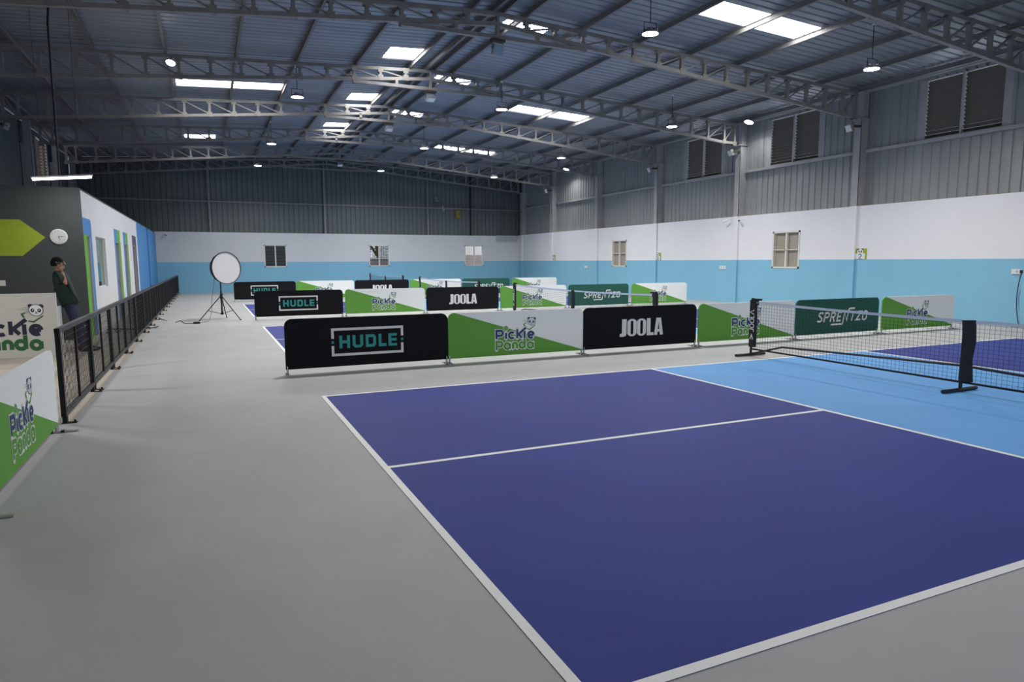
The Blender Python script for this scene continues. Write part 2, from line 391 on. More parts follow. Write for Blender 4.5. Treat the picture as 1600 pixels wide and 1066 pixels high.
# louvred openings high on the wall
wn = 1
def louvre(y0, y1, x, sgn, m, tilt, step=.085):
    global wn
    t = thing(f'window_{wn}', '', ''); del t['label']; del t['category']; t['kind'] = 'structure'; wn += 1
    mb = MB(); fw = .05
    for a, b in ((y0 - .16, y0 + fw), (y1 - fw, y1 + .16)): mb.box(x - .055, x + .05, a, b, LZ0, LZ1, 'steel')
    mb.box(x - .05, x + .05, y0, y1, LZ0, LZ0 + .03, 'steel'); mb.box(x - .05, x + .05, y0, y1, LZ1 - .03, LZ1, 'steel'); mb.build('window_frame', t)
    mb = MB(); c = (y0 + y1) / 2; mb.box(x - .10, x + .06, c - .025, c + .025, LZ0, LZ1, 'steel'); mb.build('mullion', t)
    mb = MB(); z = LZ0 + .03
    while z < LZ1 - .03:
        mb.obox((x, c, z + .04), (0, 1, 0), (math.cos(tilt) * sgn, 0, -math.sin(tilt)), (math.sin(tilt) * sgn, 0, math.cos(tilt)), (y1 - y0) / 2 - fw, .055, .003, m); z += step
    mb.build('slats', t)
for a, b in LOUV: louvre(a, b, 17.05, 1, 'louvre', .85, .10)
louvre(LLV[0], LLV[1], XL - .26, -1, 'slatlit', .95, .125)

# small windows in the masonry
def small_window(w, along, t, grille, bar):
    global wn
    a0, a1, z0, z1 = w
    T = thing(f'window_{wn}', '', ''); del T['label']; del T['category']; T['kind'] = 'structure'; wn += 1
    def bx(mb, p, q, za, zb, d0, d1, m):
        if along == 'y': mb.box(t + d0, t + d1, p, q, za, zb, m)
        else: mb.box(p, q, t + d0, t + d1, za, zb, m)
    mb = MB(); f = .055
    for p, q, za, zb in ((a0, a0 + f, z0, z1), (a1 - f, a1, z0, z1), (a0, a1, z0, z0 + f), (a0, a1, z1 - f, z1)): bx(mb, p, q, za, zb, -.015, .12, 'wframe')
    mb.build('window_frame', T)
    c = (a0 + a1) / 2
    mb = MB(); bx(mb, c - .03, c + .03, z0, z1, .0, .09, 'wframe')
    if bar: bx(mb, a0, a1, (z0 + z1) / 2 - .012, (z0 + z1) / 2 + .012, .0, .06, 'wframe')
    mb.build('mullion', T)
    mb = MB()
    if bar: bx(mb, a0, a1, z0, z1, .10, .13, 'board'); mb.build('backing_board', T)
    else: bx(mb, a0 + f, a1 - f, z0 + f, z1 - f, .05, .056, 'glass'); mb.build('pane', T)
    if grille:
        mb = MB(); k = a0 + .12
        while k < a1 - .06: bx(mb, k - .006, k + .006, z0, z1, .2, .212, 'wframe' if grille == 2 else 'blackpaint'); k += .13
        k = z0 + .15
        while k < z1 - .06: bx(mb, a0, a1, k - .006, k + .006, .2, .212, 'wframe' if grille == 2 else 'blackpaint'); k += .17
        mb.build('grille', T)
for w in RWIN: small_window(w, 'y', XR, 0, True)
for w, gk in zip(BWIN, (1, 1, 2)): small_window(w, 'x', YB, gk, False)

# outside, seen through the end-wall windows
mb = MB(); mb.box(-25, 60, YB + .5, 70, -.4, -.2, 'brick'); struct(mb, 'ground')
mb = MB(); mb.box(-1, 5.2, 33, 33.3, -.2, 3.6, 'darkout')  # dark slatted backdrop added to stand in for the window's blinds
for k in range(30): mb.box(-1, 5.2, 32.96, 33, -.1 + .12 * k, -.04 + .12 * k, 'darkout')
tag(mb.build('backdrop'), 'added dark slatted shed outside the end wall window over the softbox lamp', 'backdrop')
mb = MB(); mb.box(6.4, 13.2, 34, 34.25, -.2, 1.75, 'brick'); mb.box(6.3, 13.3, 33.95, 34.3, 1.75, 1.83, 'cream')
tag(mb.build('garden_wall'), 'low pale brick wall outside the middle end wall window', 'wall')
t = thing('tree', 'tree standing outside the middle window of the end wall', 'tree', (9.55, 37.5, -.2))
mb = MB(); mb.loft([(0, 0, 0), (.05, 0, 1.5), (-.1, .1, 3), (.1, 0, 4.4)], [.17, .14, .12, .07], 'bark', 10); mb.loft([(-.1, .1, 2.2), (-.7, 0, 3.2), (-1.1, .1, 4.2)], [.09, .07, .04], 'bark', 8); mb.build('trunk', t, True)
mb = MB()
for k in range(260):
    p = Vector((random.gauss(-.45, .55), random.gauss(0, .6), random.gauss(3.2, .8))); a = random.random() * PI; d = Vector((math.cos(a), math.sin(a), random.uniform(-.5, .5)))
    q = Vector((-math.sin(a), math.cos(a), random.uniform(-.6, .6))); mb.add([p - d * .16, p + q * .06, p + d * .16, p - q * .06], [(0, 1, 2, 3)], 'leaf')
mb.build('foliage', t)
mb = MB(); mb.box(10.2, 12.4, 40, 44, -.2, 4.2, 'ventgrey'); mb.box(10.1, 12.5, 39.8, 44, 4.2, 4.35, 'oblue')
tag(mb.build('garage'), 'small pale blue grey building beyond the tree outside the middle window', 'building')
mb = MB(); mb.box(14.2, 24, 36, 42, -.2, 5, 'cream'); mb.box(15.2, 16.6, 35.9, 36, .6, 2.0, 'brick'); mb.box(14.0, 24.2, 35.6, 42, 5, 5.15, 'brick')
tag(mb.build('outbuilding'), 'bright cream building outside the end wall window by the vent', 'building')

# ------------------------------------------------------------------ office block beside the fence
OX, OY, OT = -3.40, 8.2, 3.04
mb = MB(); mb.box(XL - .15, OX - .12, OY, OY + .12, 0, OT, 'ogrey'); mb.box(OX - .12, OX, OY, OY + .002, 0, OT, 'ogrey'); wf = struct(mb, 'wall_office_front')
mb = MB(); mb.prism([(-5.6, 2.427), (-4.455, 2.427), (-4.053, 2.085), (-4.455, 1.717), (-5.6, 1.717)][::-1], lambda u, v, t: (u, OY - t, v), .0, .003, 'lime'); mb.build('painted_arrow', wf)['label'] = 'lime green painted arrow'
D = [(8.60, 9.0, 2.16), (13.52, 14.35, 2.16), (15.72, 16.50, 2.16), (18.40, 19.20, 2.16)]     # door openings y0, y1, top
OWN = (9.84, 11.40, 1.0, 2.17)
mb = MB(); p = OY + .002
for y0, y1, zt in sorted([*D, (OWN[0], OWN[1], None)]):
    mb.box(OX - .12, OX, p, y0, 0, OT, 'wwhite')
    if zt: mb.box(OX - .12, OX, y0, y1, zt, OT, 'wwhite')
    else: mb.box(OX - .12, OX, y0, y1, 0, OWN[2], 'wwhite'); mb.box(OX - .12, OX, y0, y1, OWN[3], OT, 'wwhite')
    p = y1
mb.box(OX - .12, OX, p, 20.1, 0, OT, 'wwhite'); mb.box(OX - .12, OX, 20.1, 24.8, 0, OT, 'oblue'); mb.box(OX - .12, OX - .06, 24.8, 25.45, 0, OT, 'oblue2'); mb.box(OX - .12, OX, 25.45, YB, 0, OT, 'oblue')
struct(mb, 'wall_office_side')
mb = MB(); mb.box(XL - .15, OX - .02, OY + .02, YB, OT, OT + .05, 'ogrey'); struct(mb, 'ceiling_office')
dn = 1
def office_door(y0, y1, zt, sy0, sy1, ctop, cl, cr, ctop2=None, jamb='doorgrey'):
    global dn
    T = thing(f'door_{dn}', '', ''); del T['label']; del T['category']; T['kind'] = 'structure'; dn += 1
    e = .004
    mb = MB(); mid = (y0 + y1) / 2
    mb.box(OX, OX + e, sy0, y0, 0, zt, cl); mb.box(OX, OX + e, y1, sy1, 0, zt, cr)
    r = .08
    if ctop2: mb.box(OX, OX + e, sy0, mid, zt, 2.5, ctop); mb.box(OX, OX + e, mid, sy1 - .08, zt, 2.5, ctop2)
    else: mb.prism([(sy0, zt), (sy1, zt), (sy1, 2.5 - r), (sy1 - r, 2.5), (sy0, 2.5)], lambda u, v, t: (OX + t, u, v), 0, e, ctop)
    mb.build('painted_surround', T)
    mb = MB(); mb.box(OX - .10, OX - .005, y0, y0 + .03, 0, zt, jamb); mb.box(OX - .10, OX - .005, y1 - .03, y1, 0, zt, jamb); mb.box(OX - .10, OX - .005, y0, y1, zt - .03, zt, jamb); mb.build('door_frame', T)
    mb = MB(); mb.box(OX - .11, OX - .07, y0 + .03, y1 - .03, .01, zt - .03, 'doorgrey'); lf = mb.build('door_leaf', T)
    mb = MB(); mb.loft([(OX - .07, y1 - .12, 1.02), (OX - .02, y1 - .12, 1.02), (OX - .02, y1 - .26, 1.02)], .011, 'chrome', 8); mb.box(OX - .072, OX - .064, y1 - .15, y1 - .09, .93, 1.12, 'chrome'); mb.build('door_handle', lf)
office_door(*D[0], 8.203, 9.27, 'oblue', 'ogreen', 'oblue')
office_door(*D[1], 13.3, 14.72, 'oblue', 'oblue', 'ogreen', 'ogreen')
office_door(*D[2], 15.5, 16.82, 'oblue', 'oblue', 'ogreen', 'ogreen')
office_door(*D[3], 18.22, 19.6, 'purple', 'purple', 'purple')
T = thing('window_9', '', ''); del T['label']; del T['category']; T['kind'] = 'structure'
mb = MB(); y0, y1, z0, z1 = OWN; mb.box(OX - .08, OX - .07, y0, y1, z0, z1, 'tint'); mb.build('pane', T)
mb = MB()
for a in ((y0, y0 + .03, z0, z1), (y1 - .03, y1, z0, z1), (y0, y1, z0, z0 + .03), (y0, y1, z1 - .03, z1)): mb.box(OX - .09, OX - .05, *a, 'wframe')
mb.build('window_frame', T)
# wall clock and switch plate on the dark grey wall
t = thing('wall_clock', 'round white wall clock on the dark grey office wall', 'clock', (-3.826, OY, 2.10))
mb = MB(); mb.lathe([(.0, -.03), (.145, -.03), (.155, -.015), (.155, 0)], 'plastic', axis=(0, 1, 0), n=32); mb.build('clock_case', t, True)
mb = MB(); mb.lathe([(.0, -.031), (.135, -.031)], 'clockface', axis=(0, 1, 0), n=32)
mb.build('dial', t)
Fc = lambda u, v, q: (u, -q, v)
mb = MB(); mb.stroke([(-.01, 0), (.085, .006)], .010, Fc, .034, 'blackpaint'); mb.stroke([(0, .01), (.02, -.07)], .008, Fc, .035, 'blackpaint'); mb.build('clock_hands', t)
mb = MB()
for k in range(12):
    a = k * PI / 6; mb.stroke([(.105 * math.cos(a), .105 * math.sin(a)), (.12 * math.cos(a), .12 * math.sin(a))], .007, Fc, .033, 'blackpaint')
mb.build('hour_marks', t)
mb = MB(); mb.box(-5.05, -4.775, OY - .014, OY, 1.13, 1.24, 'plastic')
for k in range(4): mb.box(-5.02 + .06 * k, -4.985 + .06 * k, OY - .018, OY - .014, 1.155, 1.215, 'plastic')
tag(mb.build('switch_plate'), 'white switch plate on the dark grey office wall under the arrow', 'switch')
# hanging tube lamp over the dark wall
def tube_lamp(loc, label, L, w, tilt, up_):
    t = thing('tube_lamp', label, 'lamp', loc); h = L / 2
    mb = MB(); mb.loft([(-h, 0, -tilt), (h, 0, tilt)], .021, 'tubeglow', 10); mb.build('glass_tube', t, True)
    mb = MB(); mb.bar((-h - .02, 0, .033 - tilt), (h + .02, 0, .033 + tilt), .05, .03, 'plastic'); mb.build('lamp_body', t)
    mb = MB()
    for k in (-.3, .3): mb.loft([(k, 0, .03), (k, 0, up_)], .004, 'blackpaint', 5)
    mb.build('hanging_wire', t)
    A = bpy.data.lights.new('lamp_light', 'AREA'); A.shape = 'RECTANGLE'; A.size = L; A.size_y = .05; A.energy = w; A.color = (1, .985, .955)
    o = bpy.data.objects.new('lamp_light', A); COL.objects.link(o); o.parent = t; o.location = (0, 0, -.03)
tube_lamp((-3.53, 7.2, 3.16), 'glowing white tube lamp hanging over the dark grey office wall', .94, 14, .042, 3.45)
tube_lamp((-5.0, 2.2, 3.1), 'added tube lamp for lighting the counter, out of view', 1.2, 60, 0, 3.5)  # added unseen lamp that brightens the counter front
mb = MB(); mb.loft([(-3.72, 8.45, 6.70), (-3.76, 8.45, 6.3), (-3.77, 8.45, OT + .05)], .02, 'blackpaint', 8)
tag(mb.build('conduit_pipe'), 'thin black conduit dropping from the roof to the office block', 'pipe')

# ------------------------------------------------------------------ courts
def make_court():
    t = thing('pickleball_court', '', 'court', (0, 0, 0), 0, 'pickleball courts')
    k1, k2, X, W = 4.703, 9.156, 13.62, 6.10; lw = .05; z = .003
    for a, b in ((0, k1), (k2, X)):
        mb = MB(); mb.box(a, b, -W, 0, .0005, z, 'court'); mb.build('service_area', t)
    mb = MB(); mb.box(k1, k2, -W, 0, .0005, z, 'kitchen'); mb.build('kitchen_area', t)
    L = [('baseline', 0, lw, -W, 0), ('baseline', X - lw, X, -W, 0), ('sideline', lw, X - lw, -lw, 0), ('sideline', lw, X - lw, -W, -W + lw),
         ('kitchen_line', k1 - .025, k1 + .025, -W + lw, -lw), ('kitchen_line', k2 - .025, k2 + .025, -W + lw, -lw),
         ('centre_line', lw, k1 - .025, -W / 2 - .025, -W / 2 + .025), ('centre_line', k2 + .025, X - lw, -W / 2 - .025, -W / 2 + .025)]
    for nm, a, b, c, d in L:
        mb = MB(); mb.box(a, b, c, d, z - .001, z + .0015, 'line'); mb.build(nm, t)
    return t
COURT_Y = [0, 9.42, 18.98, 28.45]
CLAB = ['large open blue court beside the fence, with its white lines in full view', 'blue court behind the row of banners along the big open court', 'blue court between the middle banner row and the row by the end wall', 'blue court hidden behind the banner row by the end wall']
court = make_court(); freeze(court)
for y, lb in zip(COURT_Y, CLAB):
    if y == 0: court['label'] = lb
    else: dup(court, (0.02, y, 0), None, lb)

# ------------------------------------------------------------------ nets
def letter_strokes():     # JOOLA strokes in a 5-unit row of unit-high letters (u across, v up)
    out = [[(.45, 1), (.45, .25), (.38, .06), (.22, 0), (.0, .08)]]
    for c in (.95, 1.75): out.append(arc(c, .5, .30, .5, 0, 360, 18))
    out += [[(2.25, 1), (2.25, 0), (2.62, 0)], [(2.75, 0), (3.08, 1), (3.42, 0)]]
    return out
def make_net():
    t = thing('pickleball_net', '', 'net', (7.0, .36, .005), 0, 'portable court nets')
    L = 6.78
    top = lambda s: .905 - .045 * (1 - (2 * s / L - 1) ** 2) * 1.0 if True else 0
    bot = .115
    # cords
    mb = MB(); n = 120; k = 16
    for i in range(n + 1):
        y = -L * i / n; s = -y
        w = .0011
        mb.box(-w, w, y - w, y + w, bot, top(s) - .02, 'net')
    for j in range(k + 1):
        for i in range(0, n, 4):
            y0, y1 = -L * i / n, -L * (i + 4) / n; f = j / k
            z0, z1 = bot + (top(-y0) - bot) * f, bot + (top(-y1) - bot) * f
            mb.bar((0, y0, z0), (0, y1, z1), .0024, .0024, 'net')
    mb.build('netting', t)
    mb = MB(); N = 20
    for i in range(N):
        y0, y1 = -L * i / N, -L * (i + 1) / N; mb.bar((0, y0, top(-y0) - .018), (0, y1, top(-y1) - .018), .008, .036, 'tape')
    mb.build('top_tape', t)['label'] = 'white top tape'
    mb = MB(); mb.box(-.008, .008, -L, 0, bot - .012, bot + .012, 'net'); mb.build('bottom_tape', t)
    for y in (0.02, -L / 2, -L - .02):
        e = abs(y + L / 2) > 1
        h = .955 if e else .84
        mb = MB(); mb.loft([(0, y, .0), (0, y, h)], .021, 'blackpaint', 10)
        if e: s = -1 if y > -1 else 1; mb.box(-.018, .018, min(y, y + s * .19), max(y, y + s * .19), h - .035, h - .005, 'blackpaint'); mb.loft([(0, y + s * .12, h - .03), (.0, y + s * .13, h - .11)], .014, 'blackpaint', 6)
        mb.build('post', t)
        mb = MB(); mb.loft([(-.32, y, .022), (.30, y, .022)], [(.022, .028)] * 2, 'blackpaint', 10); mb.build('foot', t)
        mb = MB()
        if e:
            s = -1 if y > -1 else 1
            mb.box(-.026, .026, min(y + .03 * -s, y + s * .085), max(y + .03 * -s, y + s * .085), .15, .925, 'net'); mb.build('sleeve', t)
        else:
            mb.loft([(0, y - .055, .13), (0, y - .045, .4), (.004, y - .06, .62), (0, y - .045, .86)], [(.028, .085), (.03, .07), (.028, .08), (.026, .082)], 'net', 10); mb.build('centre_strap', t)
    mb = MB()
    for s, ya in ((1, 0.02), (-1, -L - .02)):
        mb.loft([(0, ya, .03), (0, ya - s * .66, .215), (0, -L / 2, .315)], .016, 'blackpaint', 8)
    mb.build('base_frame', t)
    mb = MB()          # lettering running up the sleeve face that looks to the fence
    F = lambda u, v, q: (-.026 - q, -.052 + v * .09, .40 + u * .105)
    for st in letter_strokes(): mb.stroke(st, .16, F, .002, 'pwhite')
    mb.flat([(-1.15, .05), (-.2, .5), (-1.15, .95)], F, .002, 'pwhite'); mb.flat([(-1.1, .25), (-.75, .5), (-1.1, .75)], F, .003, 'net')
    mb.build('sleeve_lettering', t)['label'] = 'white lettering on the sleeve'
    return t
net = make_net(); freeze(net)
NLAB = ['black net standing on the big open court', 'black net on the second court, behind the banners of the open court', 'black net on the third court, behind the middle banner row', 'small distant net behind the banner row by the end wall']
for i, y in enumerate(COURT_Y):
    if i == 0: net['label'] = NLAB[0]
    else: dup(net, (7.0, (9.78, 19.35, 28.75)[i - 1], .005), None, NLAB[i])

# ------------------------------------------------------------------ banners
BW, BZ0, BZ1, BTH = 2.395, .075, .785, .028
def rrect(w, z0, z1, r, n=6):
    p = [(0, z0), (w, z0)]
    p += arc(w - r, z1 - r, r, r, 0, 90, n) + arc(r, z1 - r, r, r, 90, 180, n)
    return p
FB = lambda u, v, q: (u, -BTH / 2 - q, v)
def clip(poly, a, b, c):       # keep a*u + b*v >= c
    out = []
    for i in range(len(poly)):
        p, q = poly[i], poly[(i + 1) % len(poly)]
        dp, dq = a * p[0] + b * p[1] - c, a * q[0] + b * q[1] - c
        if dp >= 0: out.append(p)
        if (dp > 0 > dq) or (dp < 0 < dq): t = dp / (dp - dq); out.append((p[0] + (q[0] - p[0]) * t, p[1] + (q[1] - p[1]) * t))
    return out
def banner_base(kind, cloth):
    t = thing('banner_barrier', '', 'banner', (0, 0, 0), 0, 'sponsor banner barriers')
    mb = MB(); P = rrect(BW, BZ0, BZ1, .10); G = lambda u, v, q: (u, q - BTH / 2, v)
    if cloth == 'panda':
        u0, v0, u1, v1 = .11, BZ1, BW, BZ0 + .012; a, b = v0 - v1, u1 - u0; c = a * u0 + b * v0    # a*u+b*v=c on the diagonal
        mb.prism(clip(P, a, b, c), G, 0, BTH, 'cwhite'); mb.prism(clip(P, -a, -b, -c), G, 0, BTH, 'cgreen')
    else: mb.prism(P, G, 0, BTH, cloth)
    mb.build('cloth_cover', t)
    for x in (.022, BW - .022):
        mb = MB(); mb.loft([(x, 0, 0.012), (x, 0, .12)], .016, 'alu', 10); mb.build('frame_leg', t)
        mb = MB(); mb.box(x - .016, x + .016, -.17, .17, .004, .018, 'alu'); mb.box(x - .018, x + .018, -.06, -.03, .0, .022, 'blackpaint'); mb.box(x - .018, x + .018, .03, .06, 0, .022, 'blackpaint'); mb.build('foot_bar', t)
    return t
def panda_logo(F, outline=True, navy='navy', pgreen='pgreen', w=.036):
    # map of the printed logo, drawn in a 700-wide design grid
    def p(x, y): return ((x - 385) * .001, (900 - y - .062 * (x - 385)) * .00086)
    def ps(L): return [p(*q) for q in L]
    def circ(x, y, r, a0=0, a1=360): return [p(x + r * math.cos(math.radians(a0 + (a1 - a0) * k / 18)), y - 1.12 * r * math.sin(math.radians(a0 + (a1 - a0) * k / 18)) - 0) for k in range(19)]
    row1 = [ps([(412, 692), (412, 537), (480, 537)]), circ(477, 580, 43, 90, -90), ps([(477, 628), (412, 628)]),
            ps([(578, 685), (578, 570)]), circ(680, 617, 50, 48, 312), ps([(775, 672), (775, 500)]), ps([(785, 610), (930, 470)]), ps([(805, 600), (858, 664)]),
            ps([(906, 668), (906, 535)]), circ(1020, 605, 50, 0, 310), ps([(972, 607), (1066, 607)])]
    row2 = [ps([(412, 895), (412, 745), (475, 745)]), circ(472, 786, 40, 90, -90), ps([(472, 830), (412, 830)]),
            circ(598, 820, 46), ps([(645, 872), (645, 770)]), ps([(700, 868), (700, 765)]), circ(735, 800, 36, 160, 10), ps([(772, 862), (772, 790)]),
            circ(862, 800, 46), ps([(908, 852), (908, 675)]), circ(1010, 800, 46), ps([(1058, 848), (1058, 752)])]
    mb = MB()
    if outline:
        for st in row1 + row2: mb.stroke(st, w + .022, F, .0015, 'pwhite', round_=True)
        mb.flat([p(578 + 46 * math.cos(a * PI / 10), 485 - 50 * math.sin(a * PI / 10)) for a in range(20)], F, .0015, 'pwhite')
    for st in row2: mb.stroke(st, w, F, .003, pgreen)
    for st in row1: mb.stroke(st, w, F, .0035, navy)
    o = []
    o.append(mb)
    mb = MB(); mb.flat([p(578 + 36 * math.cos(a * PI / 10), 485 - 41 * math.sin(a * PI / 10)) for a in range(20)], F, .003, pgreen)
    for x, y in ((566, 475), (590, 475), (578, 500)): mb.flat([p(x + 5 * math.cos(a * PI / 5), y - 5 * math.sin(a * PI / 5)) for a in range(10)], F, .004, 'pwhite')
    o.append(mb)
    mb = MB()           # the panda head emblem with hand-like bracket and speed lines
    def dsc(x, y, rx, ry, t, m): mb.flat([p(x + rx * math.cos(a * PI / 12), y - ry * math.sin(a * PI / 12)) for a in range(24)], F, t, m)
    for x in (983, 1085): dsc(x, 297, 27, 27, .002, navy)
    dsc(1034, 350, 74, 78, .0025, navy); dsc(1034, 350, 66, 70, .003, 'pwhite')
    for x, s in ((1000, 1), (1066, -1)): dsc(x, 352, 19, 25, .0035, navy); dsc(x + 3 * s, 348, 6, 7, .004, 'pwhite')
    dsc(1034, 378, 10, 7, .0035, navy); mb.stroke(ps([(1034, 380), (1034, 392), (1022, 398)]), .004, F, .0035, navy); mb.stroke(ps([(1034, 392), (1046, 398)]), .004, F, .0035, navy)
    mb.flat(ps([(880, 402), (925, 382), (935, 390), (905, 408), (925, 440), (905, 452)]), F, .003, pgreen)
    mb.flat(ps([(955, 482), (990, 488), (1000, 490), (1098, 412), (1104, 424), (1004, 512), (950, 498)]), F, .003, pgreen)
    for y, x0 in ((322, 880), (345, 840), (366, 905), (384, 870)): mb.flat(ps([(x0, y), (958, y - 4), (958, y + 2)]), F, .003, pgreen)
    o.append(mb)
    return o
def make_panda():
    t = banner_base('panda', 'panda'); F = lambda u, v, q: FB(u + .78, v + .165, q)
    a, b, c = panda_logo(F); a.build('printed_lettering', t)['label'] = 'navy and green rounded lettering'; b.build('printed_ball', t); c.build('panda_emblem', t)['label'] = 'panda head emblem with green bracket'
    return t
def make_hudle():
    t = banner_base('hudle', 'black'); x0, x1, z0, z1 = .635, 1.69, .225, .63; mb = MB(); w = .037; F = FB; zc = (z0 + z1) / 2; g = .052
    R = lambda a, b, c, d, m, q=.002: mb.flat([(a, c), (b, c), (b, d), (a, d)], F, q, m)
    R(x0, x1, z1 - w, z1, 'pwhite'); R(x0, x1, z0, z0 + w, 'pwhite')
    for xa in (x0, x1 - w): R(xa, xa + w, z0 + w, zc - g, 'pwhite'); R(xa, xa + w, zc + g, z1 - w, 'pwhite')
    mb.build('printed_box_outline', t)['label'] = 'white box outline'
    mb = MB()
    for xa in (x0, x1 - w): R(xa + .002, xa + w - .002, zc - .018, zc + .018, 'teal')
    mb.build('printed_squares', t)['label'] = 'two small teal squares'
    mb = MB()
    h = .185; zb = zc - h / 2; s = .042; u = .747
    def at(a, b, c, d): R(u + a, u + b, zb + c, zb + d, 'teal')
    at(0, s, 0, h); at(.11, .11 + s, 0, h); at(s, .11, .072, .072 + s)          # H
    u += .19; mb.flat([(u, zb + .035), (u + .035, zb), (u + .117, zb), (u + .152, zb + .035), (u + .152, zb + h), (u + .110, zb + h), (u + .110, zb + .05), (u + .1, zb + .04), (u + .052, zb + .04), (u + .042, zb + .05), (u + .042, zb + h), (u, zb + h)], F, .002, 'teal')
    u += .19; at(0, s, 0, h); mb.flat([(u + s, zb), (u + .12, zb), (u + .152, zb + .035), (u + .152, zb + h - .035), (u + .12, zb + h), (u + s, zb + h), (u + s, zb + h - s), (u + .1, zb + h - s), (u + .11, zb + h - .052), (u + .11, zb + .052), (u + .1, zb + s), (u + s, zb + s)], F, .002, 'teal')
    u += .19; at(0, s, 0, h); at(s, .115, 0, s)
    u += .147; at(0, s, 0, h); at(s, .128, 0, .038); at(s, .122, .073, .112); at(s, .128, h - .038, h)
    mb.build('printed_lettering', t)['label'] = 'teal block lettering'
    return t
def make_joola():
    t = banner_base('joola', 'black'); mb = MB(); u0, z0, W, H = .735, .262, .915, .305
    F = lambda u, v, q: FB(u0 + u * W, z0 + v * H, q)
    k = H / W
    def ring(c, rx, w):
        o = arc(c, .80, rx, .20, 0, 180, 8) + arc(c, .20, rx, .20, 180, 360, 8); i = arc(c, .80, rx - w, .10, 0, 180, 8) + arc(c, .20, rx - w, .10, 180, 360, 8)
        n = len(o); mb.add([F(*p, .002) for p in o + i], [(j, (j + 1) % n, n + (j + 1) % n, n + j) for j in range(n)], 'pwhite')
    mb.flat([(.045, 1), (.15, 1), (.15, .16), (.135, .05), (.095, 0), (-.005, 0), (0, .17), (.03, .17), (.045, .21)], F, .002, 'pwhite')
    ring(.272, .105, .075); ring(.492, .105, .075)
    mb.flat([(.615, 1), (.70, 1), (.70, .17), (.775, .17), (.775, 0), (.615, 0)], F, .002, 'pwhite')
    mb.flat([(.785, 0), (.835, 1), (.945, 1), (1.0, 0), (.925, 0), (.918, .18), (.868, .18), (.862, 0)], F, .002, 'pwhite')
    mb.flat([(.873, .34), (.910, .34), (.892, .80)], F, .0025, 'black')
    mb.build('printed_lettering', t)['label'] = 'white heavy condensed lettering'
    return t
def make_sprentzo():
    t = banner_base('sprentzo', 'cforest'); mb = MB(); u0, z0, H = .585, .315, .205; sl = .22
    def F(u, v, q): return FB(u0 + u + sl * v * H, z0 + v * H, q)
    w = .036; asp = 1.0
    # strokes with v scaled to height; x in metres
    def S(pts): 
        G = lambda u, v, q: FB(u0 + u + sl * v, z0 + v, q)
        mb.stroke([(x, y * H) for x, y in pts], w, G, .002, 'pwhite')
    S([(.13, .86), (.10, .93), (.05, .93), (.015, .84), (.02, .66), (.11, .40), (.12, .2), (.085, .09), (.03, .09), (0, .18)])
    x = .19; S([(x, .0), (x, .91), (x + .08, .91), (x + .11, .80), (x + .11, .58), (x + .08, .46), (x, .46)])
    x = .37; S([(x, .0), (x, .91), (x + .08, .91), (x + .11, .80), (x + .11, .60), (x + .08, .48), (x, .48)]); S([(x + .06, .48), (x + .115, .0)])
    x = .56; S([(x + .11, .91), (x, .91), (x, .09), (x + .11, .09)]); S([(x, .5), (x + .09, .5)])
    x = .74; S([(x, -.27), (x, .95), (x + .11, .03), (x + .11, 1.27)])
    x = .93; S([(x - .02, .91), (x + .15, .91)]); S([(x + .065, .91), (x + .065, 0)])
    x = 1.12; S([(x, .91), (x + .13, .91), (x, .09), (x + .13, .09)])
    x = 1.31; S([(x, .2), (x, .8), (x + .03, .92), (x + .08, .92), (x + .11, .8), (x + .11, .2), (x + .08, .08), (x + .03, .08), (x, .2)])
    S([(.40, -.27), (.74, -.27)]); S([(.85, 1.27), (1.02, 1.27)])
    mb.build('printed_lettering', t)['label'] = 'white slanted lettering'
    return t
PROTO = {'H': make_hudle(), 'P': make_panda(), 'J': make_joola(), 'S': make_sprentzo()}
for k in PROTO.values(): freeze(k)
used = set()
def place(kind, x, y, rz, label):
    o = PROTO[kind]
    if kind not in used: used.add(kind); o.location = (x, y, 0); o.rotation_euler = (0, 0, rz); o['label'] = label; return o
    return dup(o, (x, y, 0), rz, label)
ROWS = [(1.757, [-.21, 2.19, 4.59, 7.04, 9.47, 11.98], 'row beside the open court'),
        (11.65, [.0, 2.46, 4.90, 7.36, 9.84, 12.37], 'middle row'),
        (21.2, [-.19, 2.22, 4.65, 7.12, 9.58, 12.12], 'row by the end wall')]
for y, xs_, rn in ROWS:
    for i, (k, x) in enumerate(zip('HPJPSP', xs_)):
        lb = {'H': 'black banner barrier with a teal word in a white box', 'J': 'black banner barrier with one bold white word', 'S': 'dark green banner barrier with a slanted white word'}.get(k)
        if k == 'P': lb = 'green and white panda banner ' + {1: 'between the two black banners', 3: 'between black and dark green banners', 5: 'past the dark green banner'}[i]
        place(k, x, y, 0, f'{lb}, {rn}')
place('P', -2.5, -3.06, PI / 2, 'green and white panda banner standing in line with the black fence')

